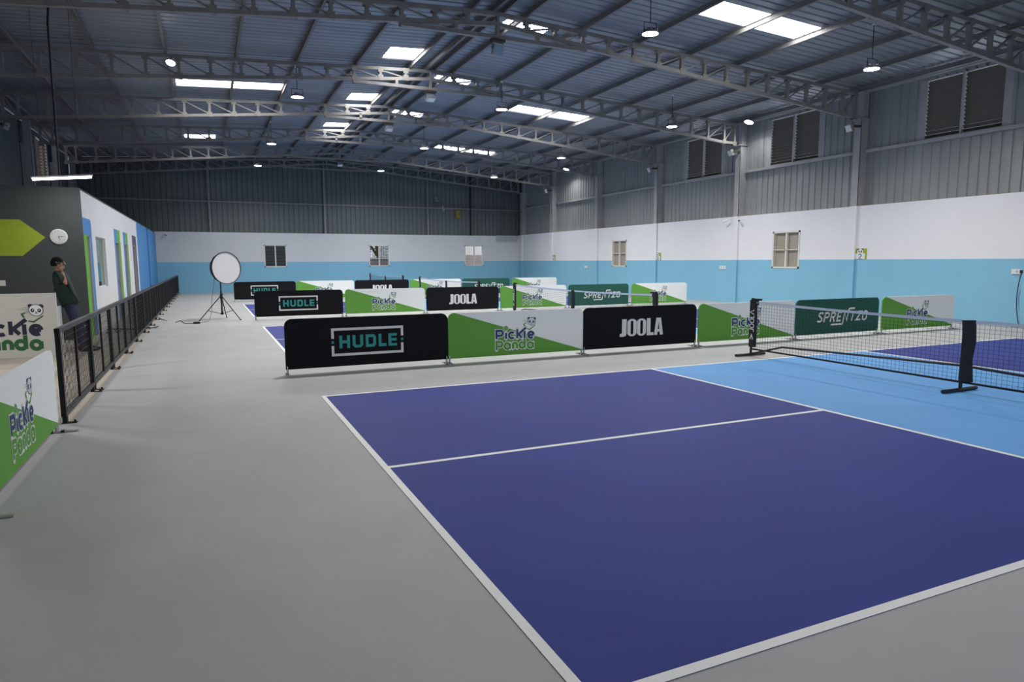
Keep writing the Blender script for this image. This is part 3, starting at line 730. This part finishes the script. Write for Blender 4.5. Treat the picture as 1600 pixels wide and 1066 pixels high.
# ------------------------------------------------------------------ black wire fence
def make_fence_panel():
    t = thing('fence_panel', '', 'fence panel', (-2.5, 0, 0), 0, 'wire fence panels')
    L = 1.88; z0, z1 = .075, .945
    mb = MB(); mb.box(-.022, .022, 0, .045, z0, z1, 'fence'); mb.box(-.022, .022, L - .045, L, z0, z1, 'fence')
    mb.box(-.022, .022, 0, L, z0, z0 + .04, 'fencerail'); mb.box(-.024, .024, 0, L, z1 - .045, z1, 'fencerail'); mb.box(-.012, .012, L / 2 - .014, L / 2 + .014, z0, z1, 'fence'); mb.build('panel_frame', t)
    mb = MB(); y = .07
    while y < L - .05: mb.loft([(0, y, z0 + .03), (0, y, z1 - .03)], .0027, 'fence', 4, False); y += .066
    z = z0 + .10
    while z < z1 - .05: mb.loft([(0, .03, z), (0, L - .03, z)], .0027, 'fence', 4, False); z += .082
    mb.build('wire_mesh', t)
    for y in (.06, L - .06):
        mb = MB(); mb.box(-.02, .02, y - .03, y + .03, 0, z0, 'fence'); mb.box(-.03, .10, y - .03, y + .03, 0, .008, 'fence'); mb.loft([(.08, y, .008), (.08, y, .03)], .010, 'fence', 6); mb.build('foot_plate', t)
    return t
fp = make_fence_panel(); freeze(fp)
for i in range(16):
    y = -.33 + 1.9 * i; lb = f'black wire mesh fence panel, {ORD[i]} in line from the white counter'
    if i == 0: fp.location = (-2.5, y, 0); fp['label'] = lb
    else: dup(fp, (-2.5, y, 0), None, lb)

# ------------------------------------------------------------------ counter with logo, box, cables behind the fence
t = thing('reception_counter', 'white reception counter with panda logo on its front', 'counter', (-3.51, 5.55, 0))
mb = MB(); mb.box(-1.6, 0, 0, .05, 0, 1.07, 'counter'); mb.box(-.0005, .0035, -.002, .052, 0, 1.072, 'counteredge'); mb.build('front_panel', t)
mb = MB(); mb.box(-.035, 0, .05, .42, 0, .80, 'counteredge'); mb.build('end_panel', t)
mb = MB(); mb.box(-1.6, .0, .05, .45, .80, .83, 'counteredge'); mb.build('worktop', t)
F = lambda u, v, q: (-1.225 + u * 1.44, -q, .12 + v * 1.52)
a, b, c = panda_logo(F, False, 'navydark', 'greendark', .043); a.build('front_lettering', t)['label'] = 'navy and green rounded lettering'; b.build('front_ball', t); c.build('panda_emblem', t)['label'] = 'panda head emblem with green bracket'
mb = MB(); mb.box(-3.44, -3.20, 6.62, 6.86, 0, .40, 'brown'); mb.box(-3.445, -3.195, 6.615, 6.865, .39, .405, 'brown')
tag(mb.build('cardboard_box'), 'small brown cardboard box on the tiles behind the fence', 'box')
def cable(name, pts, r, label, m='blackpaint'):
    P = []
    for i in range(len(pts) - 1):
        p0, p1, p2, p3 = [Vector(pts[max(0, min(len(pts) - 1, i + k))]) for k in (-1, 0, 1, 2)]
        for s in range(5):
            q = s / 5; P.append(.5 * ((2 * p1) + (p2 - p0) * q + (2 * p0 - 5 * p1 + 4 * p2 - p3) * q * q + (3 * p1 - p0 - 3 * p2 + p3) * q ** 3))
    P.append(Vector(pts[-1]))
    mb = MB(); mb.loft(P, r, m, 6); return tag(mb.build(name, None, True), label, 'cable')
pts = []
for k in range(22): pts.append((-3.3 + .045 * k + .10 * math.sin(k * 1.9), 9.5 + .25 * math.cos(k * 1.9) + .03 * k, .012 + .05 * (k % 3 == 0)))
cable('coiled_cable', pts, .012, 'tangled black cable lying on the tiles behind the fence')
cable('power_cable', [(-2.6, 14.3, .01), (-2.35, 12.9, .01), (-2.15, 12.0, .012), (-2.1, 11.60, .02)], .009, 'black cable running from under the fence to the white power strip')
cable('extension_cable', [(-1.96, 11.50, .02), (-1.93, 11.8, .01), (-1.85, 12.1, .01), (-1.75, 11.3, .01), (-1.62, 11.2, .01), (-1.52, 11.1, .012)], .008, 'wavy black cable between power strip and studio lamp adapter')
mb = MB(); mb.box(-2.22, -1.98, 11.42, 11.56, 0, .06, 'stripwhite')
for k in range(3): mb.box(-2.19 + .07 * k, -2.15 + .07 * k, 11.46, 11.52, .06, .062, 'blackpaint')
tag(mb.build('power_strip'), 'white power strip on the grey floor near the fence', 'power strip')
mb = MB(); mb.box(-1.53, -1.37, 11.03, 11.13, 0, .05, 'blackpaint'); tag(mb.build('power_adapter'), 'small black power adapter on the floor by the tripod leg', 'adapter')

# ------------------------------------------------------------------ studio light with round softbox
t = thing('studio_light', 'round white softbox lamp on a black tripod beside the fence', 'studio lamp', (-.82, 12.1, 0))
nrm = Vector((math.sin(.55), -math.cos(.55), .03)).normalized(); cz = Vector((.17, -.06, 1.42))
mb = MB(); mb.lathe([(.10, -.42), (.24, -.36), (.36, -.22), (.42, -.10), (.435, .0), (.425, .0), (.41, -.1)], 'softblack', cz, nrm, 40)
for k in range(16):
    a = 2 * PI * k / 16; ax = nrm.cross(Vector((0, 0, 1))).normalized(); bx_ = ax.cross(nrm)
    d = ax * math.cos(a) + bx_ * math.sin(a); mb.loft([cz + d * r + nrm * tt for r, tt in ((.10, -.42), (.245, -.36), (.365, -.22), (.425, -.10), (.44, .0))], .006, 'blackpaint', 5)
mb.build('softbox_shell', t, True)
mb = MB(); mb.lathe([(.0, -.012), (.2, -.012), (.424, -.006)], 'diffuser', cz, nrm, 40); mb.build('front_diffuser', t)['label'] = 'white cloth front'
mb = MB(); mb.lathe([(.425, -.02), (.44, -.015), (.44, .008), (.425, .008)], 'blackpaint', cz, nrm, 40); mb.build('front_rim', t)
mb = MB(); c2 = cz - nrm * .42; mb.loft([c2, c2 - nrm * .22], [.075, .07], 'blackpaint', 14); mb.build('lamp_head', t)
mb = MB(); mb.loft([(0, 0, .16), (0, 0, .78)], .024, 'blackpaint', 10); mb.loft([(0, 0, .75), (0, 0, 1.42)], .018, 'blackpaint', 10); mb.loft([(0, 0, 1.40), c2 - nrm * .08 + Vector((0, 0, -.05))], .02, 'blackpaint', 8); mb.build('stand_pole', t)
mb = MB(); mb.loft([(0, 0, .58), (0, 0, .70)], .036, 'blackpaint', 10); mb.loft([(0, 0, .70), (.05, -.03, .70)], .012, 'blackpaint', 8); mb.build('collar', t)
mb = MB(); mb.loft([(0, 0, .14), (0, 0, .20)], .034, 'blackpaint', 10); mb.build('lower_collar', t)
for a in (198, 318, 78):
    d = Vector((math.cos(math.radians(a)), math.sin(math.radians(a)), 0))
    mb = MB(); mb.loft([d * .03 + Vector((0, 0, .64)), d * .60 + Vector((0, 0, .015))], .013, 'blackpaint', 8); mb.loft([d * .59 + Vector((0, 0, .02)), d * .62 + Vector((0, 0, 0.004))], .018, 'blackpaint', 8); mb.build('leg', t)
    mb = MB(); mb.loft([d * .03 + Vector((0, 0, .17)), d * .36 + Vector((0, 0, .265))], .008, 'blackpaint', 6); mb.build('leg_brace', t)
cable('lamp_cable', [(-.95, 12.35, 1.25), (-1.0, 12.3, .9), (-1.06, 12.1, .55), (-1.08, 12.05, .25), (-1.14, 11.9, .06), (-1.2, 11.6, .01), (-1.38, 11.2, .01), (-1.40, 11.1, .03)], .005, 'thin black cable hanging from the softbox down to the adapter')

# ------------------------------------------------------------------ high bay lamps
def make_lamp(drop=.998):
    t = thing('high_bay_lamp', '', 'lamp', (0, 0, 0), 0, 'round pendant high bay lamps')
    mb = MB(); mb.lathe([(.0, .115), (.07, .115), (.085, .10), (.085, .05), (.165, .022), (.175, .0), (.165, -.004), (.0, -.004)], 'lampbody', n=28)
    for k in range(12):
        a = 2 * PI * k / 12; mb.obox((.115 * math.cos(a), .115 * math.sin(a), .055), (math.cos(a), math.sin(a), 0), (-math.sin(a), math.cos(a), 0), (0, 0, 1), .04, .003, .03, 'lampbody')
    mb.build('housing', t)
    mb = MB(); mb.lathe([(.0, -.006), (.155, -.006), (.16, -.004)], 'lampglow', n=28); mb.build('diffuser', t)['label'] = 'glowing white disc'
    mb = MB(); mb.loft([(-.15, 0, .03), (-.15, 0, .22), (.15, 0, .22), (.15, 0, .03)], .008, 'blackpaint', 6); mb.build('bracket', t)
    mb = MB(); mb.loft([(0, 0, .22), (0, 0, drop)], .009, 'blackpaint', 6); mb.build('hanging_rod', t)
    mb = MB(); mb.box(-.035, .035, -.03, .03, drop - .05, drop, 'plastic'); mb.build('ceiling_box', t)
    return t
def lamp_light(t, w, size=.32):
    L = bpy.data.lights.new('lamp_light', 'AREA'); L.shape = 'DISK'; L.size = size; L.energy = w; L.spread = 2.65; L.color = (1, .985, .955)
    o = bpy.data.objects.new('lamp_light', L); COL.objects.link(o); o.parent = t; o.location = (0, 0, -.012)
lamp = make_lamp(); freeze(lamp); lamp_p = make_lamp(.828); freeze(lamp_p)
LAMPS = [((7.27, 3.74), 'over the big open court, ridge row'), ((12.73, 2.93), 'over the big open court, louvre-side row'), ((1.36, 11.69), 'over the middle banner row, office-side row'),
         ((7.24, 11.18), 'in the ridge row, third from the end wall'), ((12.69, 10.03), 'in the louvre-side row, third from the end wall'), ((1.36, 19.68), 'in the office-side row, second from the end wall'),
         ((7.16, 18.87), 'in the ridge row, second from the end wall'), ((12.59, 17.24), 'in the louvre-side row, second from the end wall'), ((1.29, 26.04), 'in the office-side row, first from the end wall'),
         ((7.14, 26.25), 'in the ridge row, first from the end wall'), ((12.52, 24.28), 'in the louvre-side row, first from the end wall'),
         ((1.36, 3.9), 'just out of view over the banner row by the open court'), ((1.36, -3.9), 'out of view above the fence banner'), ((7.25, -4.0), 'out of view above the open court end'), ((12.7, -4.0), 'out of view by the louvred wall')]
for i, ((x, y), lb) in enumerate(LAMPS):
    z = roofz(x, 7.2) - .95; lb = 'round pendant lamp ' + lb
    pr = lamp_p if min(abs(x - p) for p in PUR['office'] + PUR['louvred']) < .06 else lamp
    if pr.name not in used: used.add(pr.name); o = pr; o.location = (x, y, z); o['label'] = lb
    else: o = dup(pr, (x, y, z), None, lb)
    lamp_light(o, LAMP_W * (.42 if y < 0 else .75 if y > 22 else 1))
# short lamps fixed close under the roof at the walls
def wall_lamp(loc, rot, label, w, r=.16):
    t = thing('ceiling_lamp', label, 'lamp', loc, 0, 'round lamps close under the roof'); t.rotation_euler = rot
    mb = MB(); mb.lathe([(.0, .08), (.06, .08), (r * .8, .03), (r, .0), (r * .97, -.004), (.0, -.004)], 'lampbody', n=24); mb.build('housing', t)
    mb = MB(); mb.lathe([(.0, -.006), (r * .92, -.006)], 'lampglow', n=24); mb.build('diffuser', t)
    mb = MB(); mb.loft([(0, 0, .07), (0, 0, .17)], .012, 'blackpaint', 6); mb.build('stem', t)
    lamp_light(t, w, r * 1.8)
wall_lamp((16.35, 10.5, 6.36), (0, .35, 0), 'round lamp tucked under the roof by the louvre with the lit wall panel', 18)
wall_lamp((16.35, 23.6, 6.36), (0, .35, 0), 'round lamp under the roof lighting the wall sheets by the far corner', 28)
wall_lamp((-1.68, 10.78, 6.38), (-.45, .2, 0), 'small tilted lamp under the roof on the office side', 3, .11)

# ------------------------------------------------------------------ floodlights on the ties and columns, cameras, sockets, signs
def floodlight(loc, rz, tilt, label, lensm, tie):
    t = thing('floodlight', label, 'floodlight', loc, rz, 'unlit floodlights')
    mb = MB(); c, s = math.cos(tilt), math.sin(tilt); ax, ay, az = (1, 0, 0), (0, c, s), (0, -s, c)   # glass faces -y, tilted down
    mb.obox((0, 0, 0), ax, ay, az, .13, .045, .105, 'lampbody')
    for k in range(6): mb.obox((-.1 + .04 * k, .05 * c, .05 * s), ax, ay, az, .004, .02, .09, 'lampbody')
    mb.build('housing', t)
    mb = MB(); mb.obox((0, -.047 * c, -.047 * s), ax, ay, az, .115, .003, .09, lensm); mb.build('lens_glass', t)
    mb = MB()
    if tie: mb.loft([(-.15, 0, .0), (-.15, .02, .17), (.15, .02, .17), (.15, 0, .0)], .010, 'rust', 6); mb.box(-.16, .16, -.07, .08, .165, .215, 'rust')
    else: mb.loft([(-.145, 0, 0), (-.145, .12, .06), (.145, .12, .06), (.145, 0, 0)], .010, 'rust', 6); mb.box(-.05, .05, .10, .34, .03, .09, 'rust')
    mb.build('mounting_bracket', t)
    return t
for y, lb in ((6.4, 'second'), (11.35, 'third'), (16.25, 'fourth'), (25.95, 'sixth')):
    floodlight((5.05, y - .02, 6.285), .15, -.0 + (.4 if y < 7 else 1.2), f'square floodlight hung under the {({6.4: "sixth", 11.35: "fifth", 16.25: "fourth", 25.95: "second"}[y])} roof truss from the end wall', 'lens' if y < 7 else 'plastic', True)
for y, k in ((6.4, 'sixth'), (11.35, 'fifth'), (16.25, 'fourth'), (25.95, 'second')):
    floodlight((16.35, y, 5.44), -PI / 2 - .25, .4, f'white faced floodlight on the louvred-wall column, {k} from the end wall', 'plastic', False)
floodlight((-6.2, 16.25, 5.5), PI / 2 + .25, .4, 'white faced floodlight on the dark column behind the office block', 'plastic', False)
def cctv(loc, rz, label):
    t = thing('security_camera', label, 'camera', loc, rz, 'white bullet cameras')
    mb = MB(); mb.loft([(0, 0, 0), (0, -.13, -.03)], .035, 'plastic', 12); mb.loft([(0, -.125, -.029), (0, -.17, -.039)], .04, 'plastic', 12); mb.build('body', t, False)
    mb = MB(); mb.lathe([(0, 0), (.03, 0)], 'blackpaint', (0, -.172, -.0395), (0, -.97, -.23), 12); mb.build('lens', t)
    mb = MB(); mb.loft([(0, .0, 0), (0, .07, .03), (0, .1, .03)], .014, 'plastic', 8); mb.loft([(0, .095, .03), (0, .11, .03)], .04, 'plastic', 12); mb.build('wall_mount', t)
cctv((16.58, 11.62, 3.05), -PI / 2 - .9, 'white camera facing the end wall, on column between the two beige windows')
cctv((16.58, 11.08, 3.04), -PI / 2 + .9, 'white camera facing the open court, on column between the two beige windows')
cctv((-2.94, 30.09, 2.97), .3, 'small camera on the end wall above the office block corner')
cctv((16.5, 30.09, 3.04), -.4, 'small camera high in the corner beside the vent')
t = thing('wall_vent', 'grey louvred vent panel high on the end wall by the corner', 'vent', (15.84, YB, 2.96))
mb = MB(); mb.box(-.7, .68, -.05, 0, -.19, .19, 'ventgrey'); mb.build('body', t)
mb = MB()
for k in range(8): mb.box(-.66, .64, -.058, -.05, -.165 + .042 * k, -.148 + .042 * k, 'ventgrey')
mb.build('slats', t)
for y, z, w, lb in ((22.1, 1.27, .28, 'small white socket plate on blue wall near the sign by the far corner'), (12.0, 1.31, .34, 'small white socket plate on the blue wall between the two beige windows'), (1.72, 1.28, .36, 'white socket box with a plugged cable on the blue wall')):
    t = thing('socket_box', lb, 'socket', (XR, y, z), 0, 'wall sockets')
    mb = MB(); mb.box(-.03, 0, -w / 2, w / 2, -.06, .06, 'plastic'); mb.build('box', t)
    mb = MB()
    for q in (-.25, .15): mb.box(-.034, -.03, q * w - .02, q * w + .02, -.02, .03, 'ventgrey')
    mb.build('socket_face', t)
    if y < 3: mb = MB(); mb.box(-.075, -.03, -.1, -.03, -.04, .04, 'blackpaint'); mb.build('plug', t)
cable('socket_cable', [(16.69, 1.66, 1.24), (16.66, 1.68, 1.0), (16.70, 1.72, .7), (16.66, 1.68, .4), (16.6, 1.6, .1), (16.3, 1.4, .012), (16.15, 1.32, .012)], .010, 'thin black cable hanging down the blue wall from the socket box')
mb = MB(); mb.box(16.0, 16.2, 1.2, 1.42, 0, .05, 'blackpaint'); mb.loft([(16.1, 1.31, .05), (16.1, 1.31, .07)], .05, 'blackpaint', 12); tag(mb.build('floor_adapter'), 'small black adapter on the floor below the socket box', 'adapter')
# court number signs
SEG = {'2': [[(.1, .75), (.2, .95), (.5, 1), (.8, .92), (.88, .72), (.75, .5), (.1, .03), (.9, .03)]],
       '3': [[(.1, .92), (.5, 1), (.85, .85), (.82, .62), (.45, .52), (.85, .42), (.88, .15), (.5, 0), (.08, .08)]],
       '4': [[(.72, 0), (.72, 1), (.05, .3), (.95, .3)]]}
for y0, dig in ((5.9, '2'), (15.84, '3'), (25.5, '4')):
    t = thing('court_sign', f'small green and white sign with number {dict(zip("234", ["two", "three", "four"]))[dig]} on the wall', 'sign', (XR - .005, y0, 1.6), 0, 'court number signs')
    F = lambda u, v, q: (-q, .42 - u, v)
    mb = MB(); mb.prism([(0, 0), (.42, 0), (.42, .31), (0, .31)], F, 0, .012, 'lime'); mb.build('backing_plate', t)
    mb = MB(); mb.flat([(.05, .0), (.37, .0), (.37, .17), (.05, .17)], F, .014, 'pwhite'); mb.build('white_panel', t)
    mb = MB()
    for x in (.14, .28): mb.flat(disc(x, .285, .035, .03, 14), F, .0145, 'blackpaint')
    mb.flat(disc(.21, .215, .10, .085, 22), F, .015, 'pwhite')
    for x in (.17, .25): mb.flat(disc(x, .225, .024, .03, 12), F, .016, 'blackpaint')
    mb.flat(disc(.21, .185, .014, .01, 10), F, .016, 'blackpaint'); mb.build('panda_emblem', t)
    mb = MB()
    for st in SEG[dig]: mb.stroke([(.155 + .11 * a, .02 + .125 * b) for a, b in st], .024, F, .017, 'navy')
    mb.build('number', t)
# marks on the end wall sheets
for (x, z), s, lb in (((11.44, 5.23), .26, 'upper small white chalk S on the end wall sheets'), ((11.82, 4.70), .22, 'lower small white chalk S on the end wall rail')):
    mb = MB(); F = lambda u, v, q: (x + u, YB + (.255 if z > 5 else .177) - q, z + v)
    mb.stroke([(.06 * s / .26, .10), (0, .13), (-.06, .09), (-.04, .02), (.05, -.03), (.06, -.09), (0, -.13), (-.07, -.09)], .022, F, .0, 'chalk'); tag(mb.build('chalk_mark'), lb, 'mark', 'chalk marks')
mb = MB(); mb.box(12.6, 12.86, YB + .16, YB + .245, 4.12, 4.62, 'stain'); tag(mb.build('paint_smear'), 'yellow paint smear on the end wall sheets', 'mark')

# ------------------------------------------------------------------ person leaning by the counter, on the phone
t = thing('person', 'person in dark green shirt and navy trousers leaning back, holding a phone to the ear', 'person', (-3.2, 6.1, 0))
V = lambda x, y, z: Vector((x + 3.2, y - 6.1, z))
hip, chest, neck, head = V(-3.40, 6.08, .86), V(-3.50, 6.08, 1.27), V(-3.53, 6.08, 1.43), V(-3.52, 6.08, 1.575)
def skin_mesh(name, nodes, edges, root, m, parent, sub=2):
    me = bpy.data.meshes.new(name); me.from_pydata([tuple(n_[0]) for n_ in nodes], edges, []); o = bpy.data.objects.new(name, me); COL.objects.link(o)
    md = o.modifiers.new('skin', 'SKIN'); md.use_smooth_shade = True
    for i, n_ in enumerate(nodes):
        sv = me.skin_vertices[0].data[i]; r = n_[1]; sv.radius = r if isinstance(r, tuple) else (r, r); sv.use_root = i == root
    ms = o.modifiers.new('sub', 'SUBSURF'); ms.levels = sub; ms.render_levels = sub
    bpy.context.view_layer.update(); dg = bpy.context.evaluated_depsgraph_get(); em = bpy.data.meshes.new_from_object(o.evaluated_get(dg), depsgraph=dg)
    o.modifiers.clear(); o.data = em; em.materials.clear(); em.materials.append(M[m]); em.polygons.foreach_set('use_smooth', [True] * len(em.polygons)); o.parent = parent; return o
shR, shL = V(-3.50, 5.90, 1.37), V(-3.51, 6.26, 1.37)
elR, wrR = V(-3.385, 5.86, 1.20), V(-3.455, 5.93, 1.43)
elL, wrL = V(-3.56, 6.34, 1.12), V(-3.47, 6.36, .93)
hR, hL = V(-3.39, 6.0, .84), V(-3.39, 6.16, .84)
kR, kL = V(-3.30, 6.0, .46), V(-3.29, 6.17, .46)
aR, aL = V(-3.235, 6.0, .09), V(-3.20, 6.18, .09)
N = [(hip, .085), (V(-3.45, 6.08, 1.06), .09), (chest, .10), (neck, .05), (V(-3.53, 6.08, 1.50), .055), (head, .078), (V(-3.525, 6.08, 1.645), .06),
     (shR + Vector((0, .02, 0)), .034), (elR, .034), (wrR, .027), (shL + Vector((0, -.02, 0)), .034), (elL, .034), (wrL, .027), (hR, .062), (kR, .05), (aR, .036), (hL, .062), (kL, .05), (aL, .036)]
Ed = [(0, 1), (1, 2), (2, 3), (3, 4), (4, 5), (5, 6), (2, 7), (7, 8), (8, 9), (2, 10), (10, 11), (11, 12), (0, 13), (13, 14), (14, 15), (0, 16), (16, 17), (17, 18)]
body = skin_mesh('body', N, Ed, 0, 'skin', t)
mb = MB()          # face features and hands joined into the body mesh
fx = head + Vector((.07, 0, 0))
mb.loft([head + Vector((.066, 0, .035)), head + Vector((.092, 0, .0)), head + Vector((.100, 0, -.018)), head + Vector((.075, 0, -.03))], [.008, .013, .016, .01], 'skin', 8)
mb.loft([head + Vector((.03, 0, -.06)), head + Vector((.066, 0, -.085)), head + Vector((.052, 0, -.10))], [.045, .03, .02], 'skin', 10)
mb.loft([head + Vector((.076, -.02, -.052)), head + Vector((.084, 0, -.052)), head + Vector((.076, .02, -.052))], .007, 'skin', 6)
for s in (-1, 1): mb.loft([head + Vector((-.005, s * .072, -.02)), head + Vector((-.012, s * .084, .015)), head + Vector((-.008, s * .074, .03))], [.012, .016, .010], 'skin', 8)
def hand(w, d, side, curl):
    d = d.normalized(); n_ = side.normalized(); a = d.cross(n_)
    mb.loft([w, w + d * .04, w + d * .085], [(.022, .018), (.036, .016), (.034, .014)], 'skin', 8)
    for k, L_ in enumerate((.065, .075, .07, .055)):
        b = w + d * .08 + a * (-.028 + .0185 * k); p1 = b + d * L_ * .45 + n_ * curl * .25 * L_; p2 = p1 + d * L_ * .3 + n_ * curl * .6 * L_; p3 = p2 + d * L_ * .05 + n_ * curl * .4 * L_
        mb.loft([b, p1, p2, p3], [.0095, .009, .008, .006], 'skin', 6)
    b = w + d * .03 - a * .03; mb.loft([b, b + d * .03 - a * .02 + n_ * .012, b + d * .055 - a * .022 + n_ * .025], [.012, .0105, .008], 'skin', 6)
hand(wrR, Vector((-.2, .05, 1)), Vector((0, 1, 0)), .5); hand(wrL, Vector((.5, .1, -.9)), Vector((0, -1, 0)), .5)
ex = mb.build('features', t, True)
bm = bmesh.new(); bm.from_mesh(body.data); bm.from_mesh(ex.data); bm.to_mesh(body.data); bm.free(); bpy.data.objects.remove(ex)
body.data.polygons.foreach_set('use_smooth', [True] * len(body.data.polygons))
sh = skin_mesh('shirt', [(V(-3.37, 6.08, .80), .165), (V(-3.44, 6.08, 1.02), .155), (V(-3.515, 6.08, 1.25), .165), (V(-3.525, 6.08, 1.38), .11), (V(-3.535, 6.08, 1.45), .066),
     (shR, .088), (shR.lerp(elR, .7), .072), (shL, .088), (shL.lerp(elL, .7), .072)], [(0, 1), (1, 2), (2, 3), (3, 4), (2, 5), (5, 6), (2, 7), (7, 8)], 1, 'shirt', t)
tr = skin_mesh('trousers', [(V(-3.42, 6.08, 1.0), .13), (V(-3.385, 6.08, .84), .145), (hR, .10), (kR, .075), (V(-3.235, 6.0, .10), .062), (hL, .10), (kL, .075), (V(-3.205, 6.18, .10), .062)], [(0, 1), (1, 2), (2, 3), (3, 4), (1, 5), (5, 6), (6, 7)], 1, 'jeans', t)
for a in (aR, aL):
    mb = MB(); b = Vector((a.x, a.y, 0))
    mb.loft([b + Vector((-.075, 0, .045)), b + Vector((-.06, 0, .05)), b + Vector((.03, 0, .05)), b + Vector((.12, 0, .036)), b + Vector((.20, 0, .028)), b + Vector((.225, 0, .022))], [(.02, .02), (.046, .036), (.05, .042), (.034, .046), (.026, .042), (.012, .02)], 'shoe', 12); mb.build('shoe', t, True)
mb = MB()
hd = []
for i in range(7):
    th = i / 6 * PI * .62; hd.append((.094 * math.sin(th), .098 * math.cos(th)))
mb.lathe(hd, 'hair', head + Vector((-.012, 0, .018)), (-.45, 0, 1), 20); mb.lathe([(.075, -.02), (.085, .02), (.08, .06)], 'hair', head + Vector((-.03, 0, -.03)), (-.1, 0, 1), 18); mb.build('hair', t, True)
mb = MB()
for s in (-1, 1): mb.loft([head + Vector((.074, s * .01, .022)), head + Vector((.072, s * .045, .022)), head + Vector((.055, s * .07, .022)), head + Vector((-.01, s * .08, .02))], .004, 'blackpaint', 5)
mb.build('glasses', t)
mb = MB(); mb.obox(wrR + Vector((-.03, .026, .095)), (1, 0, .3), (0, 1, .0), (-.3, 0, 1), .033, .005, .068, 'blackpaint'); tag(mb.build('mobile_phone'), 'black mobile phone held to the ear', 'phone').location = (-3.2, 6.1, 0)
